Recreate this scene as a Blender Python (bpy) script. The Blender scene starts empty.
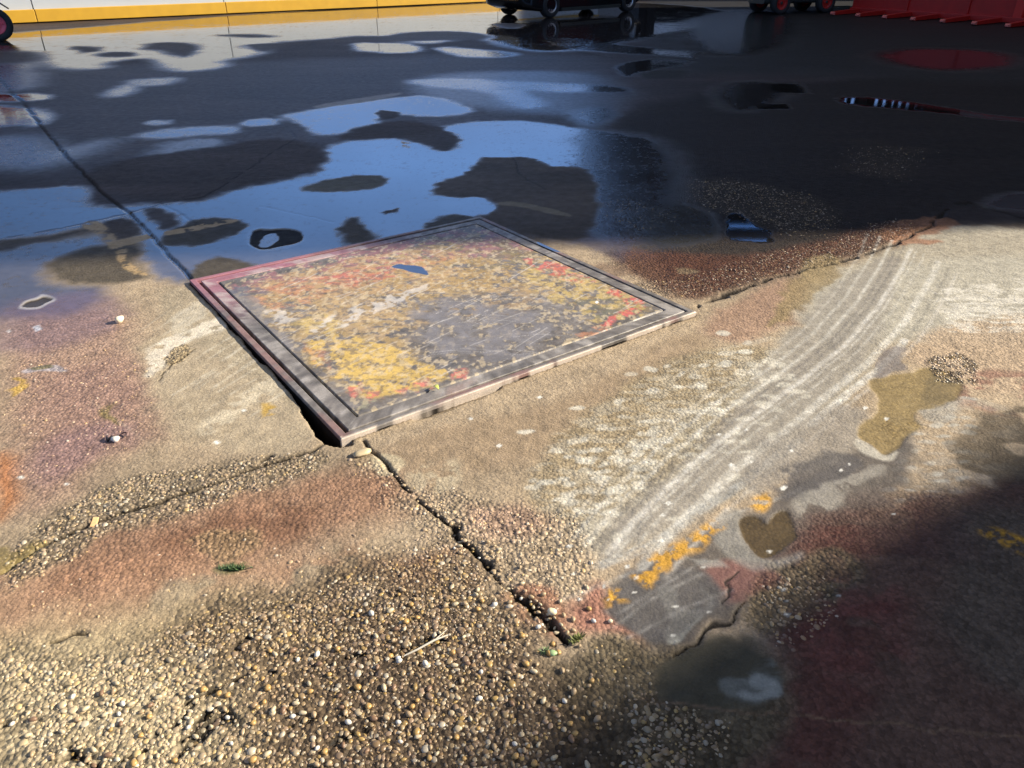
import bpy, math, random
import numpy as np
from mathutils import Vector, Matrix

random.seed(7)
rng = np.random.default_rng(11)
S = bpy.context.scene
COL = S.collection

# ------------------------------------------------------------------ camera
CAM_H = 1.6
TH = math.atan(437 / 761)          # pitch below the horizon
cd = bpy.data.cameras.new('camera'); cam = bpy.data.objects.new('camera', cd); COL.objects.link(cam)
cam.location = (0, 0, CAM_H); cam.rotation_euler = (math.pi / 2 - TH, 0, 0)
cd.sensor_width = 36; cd.lens = 761 / 1024 * 36; cd.clip_start = .05; cd.clip_end = 2000
S.camera = cam

# ------------------------------------------------------------------ light
SUN_AZ, SUN_EL = math.radians(84), math.radians(28)
sd = bpy.data.lights.new('sun', 'SUN'); sun = bpy.data.objects.new('sun', sd); COL.objects.link(sun)
sd.energy = 10.8; sd.angle = math.radians(.7); sd.color = (1, .90, .74)
SDIR = Vector((math.sin(SUN_AZ) * math.cos(SUN_EL), math.cos(SUN_AZ) * math.cos(SUN_EL), math.sin(SUN_EL)))
sun.rotation_euler = SDIR.to_track_quat('Z', 'Y').to_euler(); sun.location = SDIR * 60

W = bpy.data.worlds.new('sky'); S.world = W; W.use_nodes = True
nt = W.node_tree; nt.nodes.clear()
out = nt.nodes.new('ShaderNodeOutputWorld'); bg = nt.nodes.new('ShaderNodeBackground')
tc = nt.nodes.new('ShaderNodeTexCoord'); sp = nt.nodes.new('ShaderNodeSeparateXYZ'); rp = nt.nodes.new('ShaderNodeValToRGB')
nt.links.new(tc.outputs['Generated'], sp.inputs[0]); nt.links.new(sp.outputs['Z'], rp.inputs[0])
mr = nt.nodes.new('ShaderNodeMapRange'); mr.inputs['From Min'].default_value = -.62; mr.inputs['From Max'].default_value = -.12
mr.inputs['To Min'].default_value = .42; mr.inputs['To Max'].default_value = .95; mr.interpolation_type = 'SMOOTHSTEP'
cl = nt.nodes.new('ShaderNodeTexNoise'); cl.inputs['Scale'].default_value = 3.5; cl.inputs['Detail'].default_value = 5
nt.links.new(tc.outputs['Generated'], cl.inputs['Vector']); nt.links.new(sp.outputs['X'], mr.inputs['Value'])
m1 = nt.nodes.new('ShaderNodeMath'); m1.operation = 'MULTIPLY_ADD'; m1.inputs[1].default_value = .9; m1.inputs[2].default_value = .55
nt.links.new(cl.outputs['Fac'], m1.inputs[0])
m2 = nt.nodes.new('ShaderNodeMath'); m2.operation = 'MULTIPLY'; nt.links.new(m1.outputs[0], m2.inputs[0]); nt.links.new(mr.outputs[0], m2.inputs[1])
vs = nt.nodes.new('ShaderNodeVectorMath'); vs.operation = 'SCALE'; nt.links.new(rp.outputs[0], vs.inputs[0]); nt.links.new(m2.outputs[0], vs.inputs['Scale'])
nt.links.new(vs.outputs[0], bg.inputs[0]); nt.links.new(bg.outputs[0], out.inputs[0])
r = rp.color_ramp
r.elements[0].position = 0; r.elements[0].color = (.10, .12, .15, 1)
r.elements[1].position = 1; r.elements[1].color = (.12, .115, .12, 1)
e = r.elements.new(.13); e.color = (.11, .17, .32, 1)
e = r.elements.new(.24); e.color = (.145, .29, .62, 1)
e = r.elements.new(.42); e.color = (.15, .28, .60, 1)
e = r.elements.new(.62); e.color = (.14, .16, .20, 1)
bg.inputs[1].default_value = 3.0

S.view_settings.view_transform = 'Standard'; S.view_settings.look = 'None'
S.view_settings.exposure = 0; S.view_settings.gamma = 1; S.view_settings.use_curve_mapping = False

# ------------------------------------------------------------------ helpers
def G(u, v, z=0.0):
    """photo pixel -> point on the ground plane"""
    fw = 761 * math.cos(TH) - (v - 384) * math.sin(TH)
    dn = 761 * math.sin(TH) + (v - 384) * math.cos(TH)
    k = (CAM_H - z) / dn
    return ((u - 512) * k, fw * k)

def mat(name, col, rough=.6, metal=0, noise=0, scale=20, bump=0, spec=.5, **kw):
    m = bpy.data.materials.new(name); m.use_nodes = True
    t = m.node_tree; b = t.nodes['Principled BSDF']
    b.inputs['Base Color'].default_value = (*col, 1); b.inputs['Roughness'].default_value = rough
    b.inputs['Metallic'].default_value = metal; b.inputs['Specular IOR Level'].default_value = spec
    for k, v in kw.items(): b.inputs[k].default_value = v
    if noise or bump:
        tc = t.nodes.new('ShaderNodeTexCoord')
        n = t.nodes.new('ShaderNodeTexNoise'); n.inputs['Scale'].default_value = scale; n.inputs['Detail'].default_value = 6
        t.links.new(tc.outputs['Object'], n.inputs['Vector'])
        if noise:
            mx = t.nodes.new('ShaderNodeMix'); mx.data_type = 'RGBA'
            mx.inputs['A'].default_value = (*[c * (1 - noise) for c in col], 1)
            mx.inputs['B'].default_value = (*[min(1, c * (1 + noise)) for c in col], 1)
            t.links.new(n.outputs['Fac'], mx.inputs['Factor']); t.links.new(mx.outputs['Result'], b.inputs['Base Color'])
        if bump:
            bp = t.nodes.new('ShaderNodeBump'); bp.inputs['Strength'].default_value = bump; bp.inputs['Distance'].default_value = .01
            t.links.new(n.outputs['Fac'], bp.inputs['Height']); t.links.new(bp.outputs['Normal'], b.inputs['Normal'])
    return m

class MB:
    def __init__(s): s.v = []; s.f = []; s.sm = []
    def add(s, vs, fs, smooth=False):
        o = len(s.v); s.v += [tuple(v) for v in vs]
        s.f += [tuple(i + o for i in f) for f in fs]; s.sm += [smooth] * len(fs); return s
    def box(s, lo, hi, M=None, bev=0):
        x0, y0, z0 = lo; x1, y1, z1 = hi
        vs = [(x0,y0,z0),(x1,y0,z0),(x1,y1,z0),(x0,y1,z0),(x0,y0,z1),(x1,y0,z1),(x1,y1,z1),(x0,y1,z1)]
        if M is not None: vs = [M @ Vector(v) for v in vs]
        return s.add(vs, [(3,2,1,0),(4,5,6,7),(0,1,5,4),(1,2,6,5),(2,3,7,6),(3,0,4,7)])
    def tube(s, pts, rad, n=8, cap=True):
        pts = [Vector(p) for p in pts]; vs = []; m = len(pts)
        rr = rad if isinstance(rad, (list, tuple)) else [rad] * m
        for i, p in enumerate(pts):
            d = (pts[min(i+1, m-1)] - pts[max(i-1, 0)]).normalized()
            a = d.orthogonal().normalized() if i == 0 else (a - d * a.dot(d)).normalized()
            b = d.cross(a)
            for k in range(n):
                t = 2 * math.pi * k / n; vs.append(p + (a * math.cos(t) + b * math.sin(t)) * rr[i])
        fs = [(i*n+k, i*n+(k+1) % n, (i+1)*n+(k+1) % n, (i+1)*n+k) for i in range(m-1) for k in range(n)]
        s.add(vs, fs, True)
        if cap: s.add(vs[:n], [tuple(range(n))[::-1]]); s.add(vs[-n:], [tuple(range(n))])
        return s
    def lathe(s, prof, M=None, n=28, smooth=True):
        """profile (radius, height) turned about local z"""
        vs = []; 
        for (rd, h) in prof:
            for k in range(n):
                t = 2 * math.pi * k / n; v = Vector((rd * math.cos(t), rd * math.sin(t), h)); vs.append(M @ v if M is not None else v)
        m = len(prof)
        return s.add(vs, [(i*n+k, i*n+(k+1) % n, (i+1)*n+(k+1) % n, (i+1)*n+k) for i in range(m-1) for k in range(n)], smooth)
    def loft(s, secs, smooth=True, cap=True):
        n = len(secs[0]); vs = [p for q in secs for p in q]
        s.add(vs, [(i*n+k, i*n+(k+1) % n, (i+1)*n+(k+1) % n, (i+1)*n+k) for i in range(len(secs)-1) for k in range(n)], smooth)
        if cap: s.add(secs[0], [tuple(range(n))[::-1]]); s.add(secs[-1], [tuple(range(n))])
        return s
    def build(s, name, m, parent=None, bevel=0):
        me = bpy.data.meshes.new(name); me.from_pydata(s.v, [], s.f); me.update()
        me.polygons.foreach_set('use_smooth', s.sm)
        me.materials.append(m); o = bpy.data.objects.new(name, me); COL.objects.link(o)
        if parent: o.parent = parent
        if bevel:
            b = o.modifiers.new('bevel', 'BEVEL'); b.width = bevel; b.segments = 2; b.limit_method = 'ANGLE'
        return o

def tag(o, label=None, cat=None, group=None, kind=None):
    if label: o['label'] = label
    if cat: o['category'] = cat
    if group: o['group'] = group
    if kind: o['kind'] = kind
    return o
def empty(name, loc, rz=0, label=None, cat=None, group=None):
    o = bpy.data.objects.new(name, None); COL.objects.link(o); o.location = loc; o.rotation_euler = (0, 0, rz)
    o.empty_display_size = .1
    return tag(o, label, cat, group)

# ---- smooth value noise on arrays
_T = rng.random((256, 256)).astype(np.float32)
def vnoise(x, y, seed=0):
    x = x + seed * 17.31; y = y + seed * 9.77
    xi = np.floor(x).astype(np.int64); yi = np.floor(y).astype(np.int64)
    fx = (x - xi).astype(np.float32); fy = (y - yi).astype(np.float32)
    fx = fx * fx * (3 - 2 * fx); fy = fy * fy * (3 - 2 * fy)
    a = _T[xi & 255, yi & 255]; b = _T[(xi+1) & 255, yi & 255]; c = _T[xi & 255, (yi+1) & 255]; d = _T[(xi+1) & 255, (yi+1) & 255]
    return (a * (1-fx) + b * fx) * (1-fy) + (c * (1-fx) + d * fx) * fy
def fbm(x, y, f, oct=4, seed=0, gain=.55):
    s = 0; w = 0; a = 1
    for i in range(oct):
        s = s + a * vnoise(x * f * 2**i, y * f * 2**i, seed + i * 3); w += a; a *= gain
    return s / w
def sstep(a, b, x):
    t = np.clip((x - a) / (b - a), 0, 1); return t * t * (3 - 2 * t)

def sdist(px, py, poly):
    """signed distance (inside positive) of points to polygon"""
    d = np.full(px.shape, 1e9); ins = np.zeros(px.shape, bool)
    n = len(poly)
    for i in range(n):
        ax, ay = poly[i]; bx, by = poly[(i+1) % n]
        ex, ey = bx-ax, by-ay; L = ex*ex + ey*ey + 1e-12
        t = np.clip(((px-ax)*ex + (py-ay)*ey) / L, 0, 1)
        d = np.minimum(d, (px-ax-t*ex)**2 + (py-ay-t*ey)**2)
        c = ((ay > py) != (by > py)) & (px < (bx-ax) * (py-ay) / (by-ay+1e-12) + ax)
        ins ^= c
    d = np.sqrt(d); return np.where(ins, d, -d)
def ldist(px, py, line):
    d = np.full(px.shape, 1e9)
    for (ax, ay), (bx, by) in zip(line[:-1], line[1:]):
        ex, ey = bx-ax, by-ay; L = ex*ex + ey*ey + 1e-12
        t = np.clip(((px-ax)*ex + (py-ay)*ey) / L, 0, 1)
        d = np.minimum(d, (px-ax-t*ex)**2 + (py-ay-t*ey)**2)
    return np.sqrt(d)

class Canvas:
    """per-vertex surface attributes of a horizontal surface, laid out in metres"""
    def __init__(s, X, Y, z=0.0):
        s.X, s.Y, s.z = X, Y, z
        n = X.shape
        s.rgb = np.zeros(n + (3,), np.float32); s.wet = np.zeros(n, np.float32)
        s.grit = np.zeros(n, np.float32); s.peb = np.zeros(n, np.float32); s.h = np.zeros(n, np.float32)
        sc = np.clip(np.maximum(Y, 1) / 3.0, .4, 6)
        s.sc = sc
        # ragged edges: small wobble nearby, broader wobble further off
        s.wx = ((fbm(X, Y, 9, 3, 1) - .5) * .10 + (fbm(X, Y, 1.6, 3, 5) - .5) * .06 * sc) * 1.0
        s.wy = ((fbm(X, Y, 9, 3, 8) - .5) * .10 + (fbm(X, Y, 1.6, 3, 12) - .5) * .06 * sc) * 1.0
        s.brk = {}
    def noise(s, f, seed=0, sx=1, sy=1, oct=4):
        k = (f, seed, sx, sy, oct)
        if k not in s.brk: s.brk[k] = fbm(s.X * sx, s.Y * sy, f, oct, seed)
        return s.brk[k]
    def region(s, pts, soft, line=None, warp=1.0, world=False):
        P = pts if world else [G(u, v, s.z) for u, v in pts]
        if not line and not world and len(P) > 4:
            for _ in range(2):                      # round the corners
                P = [((a[0]*(1-t)+b[0]*t), (a[1]*(1-t)+b[1]*t)) for a, b in zip(P, P[1:]+P[:1]) for t in (.25, .75)]
        ymid = sum(p[1] for p in P) / len(P)
        pad = (soft + (line or 0)) * 1.3 + .12 * max(1, ymid / 3) * warp
        xs = [p[0] for p in P]; ys = [p[1] for p in P]
        m = (s.X > min(xs)-pad) & (s.X < max(xs)+pad) & (s.Y > min(ys)-pad) & (s.Y < max(ys)+pad)
        idx = np.nonzero(m)
        if idx[0].size == 0: return idx, None
        qx = s.X[idx] + s.wx[idx] * warp; qy = s.Y[idx] + s.wy[idx] * warp
        if line: a = 1 - sstep(line - soft * .5, line + soft * .5, ldist(qx, qy, P))
        else: a = sstep(-soft * .5, soft * .5, sdist(qx, qy, P))
        return idx, a
    def paint(s, pts, col=None, a=1, soft=.04, wet=None, grit=None, peb=None, h=None, line=None, warp=1.0, brk=None, world=False, aw=None):
        """brk=(freq, density, seed, sx, sy): break the patch up with noise"""
        idx, m = s.region(pts, soft, line, warp, world)
        if m is None: return
        if brk:
            f, dens, seed = brk[:3]; sx, sy = brk[3:] if len(brk) > 3 else (1, 1)
            n = fbm(s.X[idx] * sx, s.Y[idx] * sy, f, 4, seed)
            t = .66 - .32 * dens
            m = m * sstep(t - .05, t + .05, n)
        mw = m * (aw if aw is not None else a); m = m * a
        if col is not None: s.rgb[idx] = s.rgb[idx] * (1 - m[:, None]) + np.array(col, np.float32) * m[:, None]
        if wet is not None: s.wet[idx] = s.wet[idx] * (1 - mw) + wet * mw
        if grit is not None: s.grit[idx] = s.grit[idx] * (1 - m) + grit * m
        if peb is not None: s.peb[idx] = s.peb[idx] * (1 - m) + peb * m
        if h is not None: s.h[idx] = s.h[idx] + h * m

def grid_object(name, X, Y, Z, attrs, m, mask=None):
    ny, nx = X.shape
    me = bpy.data.meshes.new(name)
    co = np.stack([X, Y, Z], -1).reshape(-1, 3).astype(np.float32)
    i = np.arange(ny * nx).reshape(ny, nx)
    q = np.stack([i[:-1, :-1], i[:-1, 1:], i[1:, 1:], i[1:, :-1]], -1).reshape(-1, 4)
    me.vertices.add(len(co)); me.vertices.foreach_set('co', co.ravel())
    me.loops.add(q.size); me.loops.foreach_set('vertex_index', q.ravel().astype(np.int32))
    me.polygons.add(len(q)); me.polygons.foreach_set('loop_start', np.arange(0, q.size, 4, dtype=np.int32))
    me.update(calc_edges=True)
    me.polygons.foreach_set('use_smooth', np.ones(len(q), bool))
    for k, a in attrs.items():
        if a.ndim == 3:
            at = me.attributes.new(k, 'FLOAT_COLOR', 'POINT'); d = np.ones((len(co), 4), np.float32); d[:, :3] = a.reshape(-1, 3)
            at.data.foreach_set('color', d.ravel())
        else:
            at = me.attributes.new(k, 'FLOAT', 'POINT'); at.data.foreach_set('value', a.ravel().astype(np.float32))
    me.materials.append(m); o = bpy.data.objects.new(name, me); COL.objects.link(o); return o

# ------------------------------------------------------------------ site axes (cover, joints and walls share them)
ANG = math.radians(36.15)
E1 = (math.cos(ANG), math.sin(ANG)); E2 = (-E1[1], E1[0])
PD = (-.632, 2.342); SIDE = 1.925
def cov(a, b): return (PD[0] + a*E1[0] + b*E2[0], PD[1] + a*E1[1] + b*E2[1])

# ------------------------------------------------------------------ ground material
def ground_material(name, bump=1.0):
    m = bpy.data.materials.new(name); m.use_nodes = True; t = m.node_tree; N = t.nodes; L = t.links
    b = N['Principled BSDF']
    def attr(n):
        a = N.new('ShaderNodeAttribute'); a.attribute_name = n; return a
    def mth(op, x, y=None, z=None, clamp=False):
        q = N.new('ShaderNodeMath'); q.operation = op; q.use_clamp = clamp
        for i, w in enumerate((x, y, z)):
            if w is None: continue
            if isinstance(w, (int, float)): q.inputs[i].default_value = w
            else: L.new(w, q.inputs[i])
        return q.outputs[0]
    tc = N.new('ShaderNodeTexCoord')
    def noise(sc, det=4, rough=.6):
        n = N.new('ShaderNodeTexNoise'); n.inputs['Scale'].default_value = sc; n.inputs['Detail'].default_value = det
        n.inputs['Roughness'].default_value = rough; L.new(tc.outputs['Object'], n.inputs['Vector']); return n.outputs['Fac']
    c = attr('tint'); wet = attr('wet').outputs['Fac']; grit = attr('grit').outputs['Fac']
    n1 = noise(14, 5); n2 = noise(150, 4, .7)
    vo = N.new('ShaderNodeTexVoronoi'); vo.inputs['Scale'].default_value = 75; L.new(tc.outputs['Object'], vo.inputs['Vector'])
    # tone variation in the concrete
    dry = mth('SUBTRACT', 1.0, wet)
    v1 = mth('MULTIPLY_ADD', mth('SUBTRACT', n1, .5), .9, 1.0)
    v2 = mth('MULTIPLY_ADD', mth('MULTIPLY', mth('SUBTRACT', n2, .5), dry), 1.5, 1.0)
    cell = N.new('ShaderNodeSeparateColor'); L.new(vo.outputs['Color'], cell.inputs[0])
    v3 = mth('MULTIPLY_ADD', mth('MULTIPLY', mth('SUBTRACT', cell.outputs[0], .45), grit), 1.1, 1.0)
    v4 = mth('SUBTRACT', 1.0, mth('MULTIPLY', mth('MULTIPLY', vo.outputs['Distance'], grit), .55))  # darker between grains: crevice shade painted into the colour
    k = mth('MULTIPLY', mth('MULTIPLY', mth('MULTIPLY', v1, v2), v3), v4)
    sc = N.new('ShaderNodeVectorMath'); sc.operation = 'SCALE'; L.new(c.outputs['Color'], sc.inputs[0]); L.new(k, sc.inputs['Scale'])
    L.new(sc.outputs[0], b.inputs['Base Color'])
    # wetness drives the gloss
    w2 = mth('ADD', wet, mth('MULTIPLY', mth('SUBTRACT', n1, .5), mth('MULTIPLY', mth('MULTIPLY', wet, dry), 1.2)), clamp=True)
    ro = N.new('ShaderNodeMapRange'); ro.inputs['From Min'].default_value = 0; ro.inputs['From Max'].default_value = .95
    ro.inputs['To Min'].default_value = .78; ro.inputs['To Max'].default_value = .035
    L.new(w2, ro.inputs['Value']); L.new(ro.outputs[0], b.inputs['Roughness'])
    b.inputs['IOR'].default_value = 1.5
    L.new(mth('MULTIPLY_ADD', w2, .80, .06), b.inputs['Specular IOR Level'])
    # relief
    hv = mth('MULTIPLY', mth('SUBTRACT', .7, vo.outputs['Distance']), mth('MULTIPLY', grit, .012))
    hh = mth('ADD', hv, mth('MULTIPLY', n2, .0035))
    hh = mth('ADD', hh, mth('MULTIPLY', n1, .006))
    dd = mth('POWER', mth('SUBTRACT', 1.0, w2, clamp=True), 1.4)
    bp = N.new('ShaderNodeBump'); bp.inputs['Distance'].default_value = 1.0
    L.new(hh, bp.inputs['Height']); L.new(mth('MULTIPLY', dd, bump), bp.inputs['Strength']); L.new(bp.outputs['Normal'], b.inputs['Normal'])
    return m

# ------------------------------------------------------------------ the yard floor
def axis(fn, a, b):
    v = [a]
    while v[-1] < b: v.append(v[-1] + fn(v[-1]))
    return np.array(v)
STEP = .0068
ys = axis(lambda y: STEP * max(1, (y / 2.9) ** 1.35), .25, 62)
xp = axis(lambda x: STEP * (1 if x < 2.6 else (x / 2.6) ** 1.7), 0, 60)
xs = np.concatenate([-xp[:0:-1], xp])
X, Y = np.meshgrid(xs, ys)
F = Canvas(X, Y)

# base tone of the yard: wet concrete at the back, darkened further for its shade, drier pale concrete in front
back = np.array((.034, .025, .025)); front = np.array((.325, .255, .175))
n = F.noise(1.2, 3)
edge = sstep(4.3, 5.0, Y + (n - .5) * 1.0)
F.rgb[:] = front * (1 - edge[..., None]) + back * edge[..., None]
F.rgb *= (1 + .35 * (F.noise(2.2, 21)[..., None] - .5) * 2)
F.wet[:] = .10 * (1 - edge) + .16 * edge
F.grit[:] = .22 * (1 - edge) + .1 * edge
P = F.paint
# broad stains, right back: dark brown, with the shade there painted in
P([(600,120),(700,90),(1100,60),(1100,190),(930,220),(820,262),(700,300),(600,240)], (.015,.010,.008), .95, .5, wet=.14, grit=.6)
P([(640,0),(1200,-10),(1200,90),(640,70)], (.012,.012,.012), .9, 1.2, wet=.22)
P([(600,255),(640,248),(760,262),(860,225),(930,222),(825,268),(740,288),(700,300),(660,292)], (.088,.034,.019), .85, .15, wet=.12, grit=.8)
P([(690,175),(780,185),(850,215),(800,240),(740,215),(690,205)], (.05,.036,.022), .6, .25, grit=1, peb=.42)
P([(600,195),(640,200),(680,222),(640,235),(598,215)], (.035,.03,.02), .4, .15, grit=1, peb=.3)
P([(860,140),(930,150),(900,180),(840,170)], (.04,.028,.018), .5, .3, peb=.2)
P([(560,230),(640,240),(620,262),(570,240)], (.05,.04,.055), .7, .1)
# warm earthy reds in the foreground
P([(0,300),(110,300),(140,340),(150,390),(180,430),(120,450),(60,500),(0,520)], (.31,.195,.14), .8, .25, wet=.3, grit=.6)
P([(30,380),(110,360),(150,400),(60,470)], (.27,.165,.13), .6, .2)
P([(20,455),(60,430),(110,420),(150,430),(90,460),(40,490)], (.24,.15,.14), .7, .12)
P([(0,455),(12,460),(14,500),(0,520)], (.42,.13,.02), .8, .12, warp=.3)
P([(60,540),(200,500),(330,470),(420,470),(400,520),(280,545),(160,575),(40,610)], (.25,.13,.08), .72, .2, grit=.5)
P([(120,545),(260,500),(330,505),(300,540),(200,560)], (.17,.085,.05), .6, .12, brk=(7,.6,33))
P([(-60,570),(120,555),(300,545),(460,555),(470,590),(330,590),(180,590),(60,640),(-60,640)], (.34,.19,.115), .6, .2, brk=(5,.8,9))
P([(-80,640),(60,625),(200,590),(330,600),(200,660),(-60,700)], (.42,.33,.19), .6, .2)
P([(380,570),(460,550),(470,590),(400,600)], (.33,.15,.09), .6, .08, brk=(7,.8,4))
P([(455,510),(520,500),(560,520),(520,545),(465,535)], (.34,.21,.155), .6, .1, grit=.4)
P([(520,575),(560,600),(575,640),(545,640),(500,610)], (.30,.13,.08), .7, .05)
P([(575,590),(600,580),(625,620),(640,645),(590,640),(562,615)], (.29,.13,.095), .85, .07, grit=.5)
P([(140,345),(200,300),(330,350),(330,440),(250,460),(190,440),(150,400)], (.36,.30,.21), .7, .12, wet=.12, grit=.12)
P([(160,285),(200,290),(330,440),(230,360),(150,320)], (.30,.255,.18), .7, .08)
P([(355,452),(450,425),(600,385),(680,330),(720,340),(640,410),(520,460),(430,490)], (.27,.20,.13), .8, .1, grit=.15)
P([(690,325),(740,300),(800,275),(820,290),(790,330),(720,345)], (.27,.155,.11), .6, .12, grit=.35)
# pale silt on the right, sun glare painted into its brightness
P([(830,270),(905,245),(930,222),(1100,235),(1100,345),(960,345),(890,340),(860,385),(800,440),(730,500),(640,560),(590,560),(560,520),(680,420),(790,340)], (.33,.30,.235), .85, .1, wet=.3, grit=.3)
P([(800,300),(860,265),(1100,250),(1100,330),(900,335),(820,345)], (.38,.355,.29), .8, .2, wet=.33)
P([(820,250),(850,262),(830,290),(790,320),(760,330),(790,290)], (.23,.175,.09), .8, .05)
P([(900,345),(950,320),(1100,310),(1100,400),(960,390),(925,372)], (.38,.285,.195), .85, .12, wet=.15, grit=.4)
P([(940,385),(960,370),(1100,375),(1100,430),(990,410),(950,400)], (.22,.11,.08), .75, .1, brk=(8,.7,2))
P([(880,222),(950,215),(960,228),(905,238),(945,240),(930,246),(880,242)], (.27,.13,.07), .8, .05)
P([(520,470),(600,400),(690,345),(790,345),(760,400),(690,460),(610,520),(540,530)], (.26,.21,.13), .7, .1, grit=.5)
P([(790,330),(860,265),(905,250),(890,330),(850,380),(760,470),(690,520),(620,560),(590,555),(720,430)], (.25,.225,.19), .7, .06, wet=.4, grit=.2)
# rough dabs of silt left by tyre treads
for sd_, poly in enumerate([[(560,430),(620,395),(700,350),(790,330),(800,360),(760,400),(700,450),(650,500),(590,540),(545,520),(520,470)],
                            [(880,410),(935,395),(1010,395),(1020,440),(985,500),(905,495),(890,460)]]):
    P(poly, (.50,.47,.39) if sd_ == 0 else (.34,.32,.28), .28, .05, wet=.25, brk=(24,.50,30+sd_,.55,1.5), warp=.9)
def dab(u, v, w_, h_, col, a_):
    P([(u-w_*.5,v+h_*.1),(u-w_*.2,v-h_*.5),(u+w_*.3,v-h_*.4),(u+w_*.5,v),(u+w_*.2,v+h_*.5),(u-w_*.3,v+h_*.4)], col, a_, .012, wet=.25, warp=.55)
for k in range(150):
    t_ = random.random(); c_ = random.gauss(0, 1)
    u = 560 + 210*t_ + c_*26; v = 505 - 150*t_ + c_*26*.75 + random.uniform(-8, 8)
    if u > 500 and v < 545: dab(u, v, random.uniform(9, 22), random.uniform(3.5, 7), (.52,.49,.41), random.uniform(.45, .85))
for k in range(12):
    y_ = 398 + k*9.2
    for c_ in range(4):
        if random.random() < .8: dab(906 - k*1.6 + c_*21 + random.uniform(-4,4) + (k % 2)*8, y_ + random.uniform(-1.5,1.5), random.uniform(12,20), random.uniform(3.5,5.5), (.40,.38,.33), random.uniform(.5,.85))
for k in range(10):
    for c_ in range(4):
        dab(950 + c_*22 + random.uniform(-3,3), 290 + k*4.6, random.uniform(9,15), 1.8, (.60,.57,.49), random.uniform(.4,.7))
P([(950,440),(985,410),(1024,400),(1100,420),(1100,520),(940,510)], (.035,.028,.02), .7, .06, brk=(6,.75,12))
P([(935,290),(1100,270),(1100,330),(950,330)], (.60,.57,.50), .6, .08, wet=.3, brk=(22,.5,41,.6,1.6))
# muddy strip and dark tread marks, lower right; tone also carries painted shade
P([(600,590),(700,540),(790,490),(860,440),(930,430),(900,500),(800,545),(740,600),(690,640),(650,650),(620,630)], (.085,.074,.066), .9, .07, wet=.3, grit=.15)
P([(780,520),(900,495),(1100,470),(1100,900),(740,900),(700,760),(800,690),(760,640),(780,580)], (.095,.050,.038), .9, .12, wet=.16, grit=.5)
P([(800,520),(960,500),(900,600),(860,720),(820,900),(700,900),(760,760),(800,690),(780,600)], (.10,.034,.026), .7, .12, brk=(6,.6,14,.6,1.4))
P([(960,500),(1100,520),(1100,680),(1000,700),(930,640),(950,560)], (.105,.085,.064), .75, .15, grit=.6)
P([(850,520),(960,505),(1000,560),(900,580)], (.09,.055,.045), .6, .1, brk=(9,.7,6,.6,1.4))
P([(735,600),(780,560),(850,545),(860,580),(800,620),(760,640)], (.15,.115,.07), .8, .06, grit=.9)
P([(690,575),(740,555),(790,570),(775,590),(720,600)], (.20,.085,.07), .7, .04)
P([(560,650),(640,640),(700,650),(760,645),(800,700),(760,760),(690,800),(560,800),(540,720)], (.12,.095,.058), .9, .08, grit=.7, wet=.1)
P([(650,655),(690,640),(730,628),(770,650),(800,690),(770,700),(700,712),(660,700),(640,675)], (.055,.048,.028), .95, .04, wet=.3, grit=.1)
P([(745,650),(775,655),(792,690),(770,700),(725,690),(715,675)], (.15,.155,.135), .8, .03, wet=.35, peb=0, brk=(11,.5,7,.5,1.4))
P([(735,688),(770,690),(788,685),(785,698),(750,697)], (.26,.27,.245), .85, .012, wet=.4, warp=.6)
P([(752,672),(768,676),(785,682),(788,690),(770,688),(750,680)], (.26,.27,.245), .85, .012, wet=.4, warp=.6)
P([(820,560),(900,560),(900,680),(830,700),(800,640)], (.16,.055,.045), .5, .1, brk=(7,.6,8))
P([(655,588),(668,584),(676,600),(682,612),(700,605),(704,616),(684,628),(668,642),(656,640),(664,622),(662,605)], (.36,.36,.32), .85, .012, wet=.3, warp=.7)
P([(700,590),(706,600),(704,610),(698,604)], (.34,.34,.31), .8, .01)
P([(690,560),(716,560),(722,570),(700,575)], (.30,.29,.26), .6, .02)
P([(640,700),(700,715),(760,760),(700,800),(560,800),(560,740)], (.10,.075,.045), .6, .08, grit=1)
# dark grey slab with scratches near the joint
P([(600,590),(640,560),(700,575),(720,600),(690,625),(640,640),(612,622)], (.09,.083,.078), .85, .03, wet=.35)
# tyre tracks: long curved smears of silt
def track(pts, w, col=(.62,.60,.54), a=.8, soft=.016, dens=.75, seed=3):
    P(pts, col, a * .42, soft * 1.2, line=w, warp=.10, wet=.3)
    P(pts, col, a * .6, soft, line=w * .8, warp=.16, wet=.3, brk=(40, dens * .62, seed))
T = [(902,244),(893,265),(868,305),(835,342),(790,378),(742,412),(690,452),(640,500),(598,548)]
for dx, dy, w, c, a in [(-10,-4,.009,(.60,.58,.52),.75),(-4,-1,.005,(.13,.12,.115),.8),(2,1,.007,(.14,.13,.12),.7),(9,4,.012,(.62,.60,.55),.85),(14,7,.004,(.60,.58,.52),.7),(-22,-8,.007,(.6,.58,.52),.6),
                        (36,18,.018,(.60,.58,.52),.8),(46,25,.009,(.15,.14,.12),.6),(54,30,.008,(.58,.55,.5),.5),(-34,-10,.006,(.55,.52,.46),.5),(22,10,.005,(.58,.56,.5),.5)]:
    track([(x+dx*(1+ .25*(i > 4)), y+dy) for i, (x, y) in enumerate(T)], w, c, a, seed=int(abs(dx))+2)
track([(600,565),(650,548),(700,512),(760,470),(800,440)], .02, (.36,.36,.34), .8, dens=.9)
track([(905,340),(897,352),(880,368),(855,388),(810,425)], .018, (.66,.64,.58), .85, dens=.95)
P([(868,378),(880,360),(900,342),(908,352),(902,368),(880,376)], (.17,.15,.14), .8, .02, wet=.4)
track([(560,600),(640,570),(720,520),(800,490)], .007, (.4,.39,.36), .5)
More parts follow.
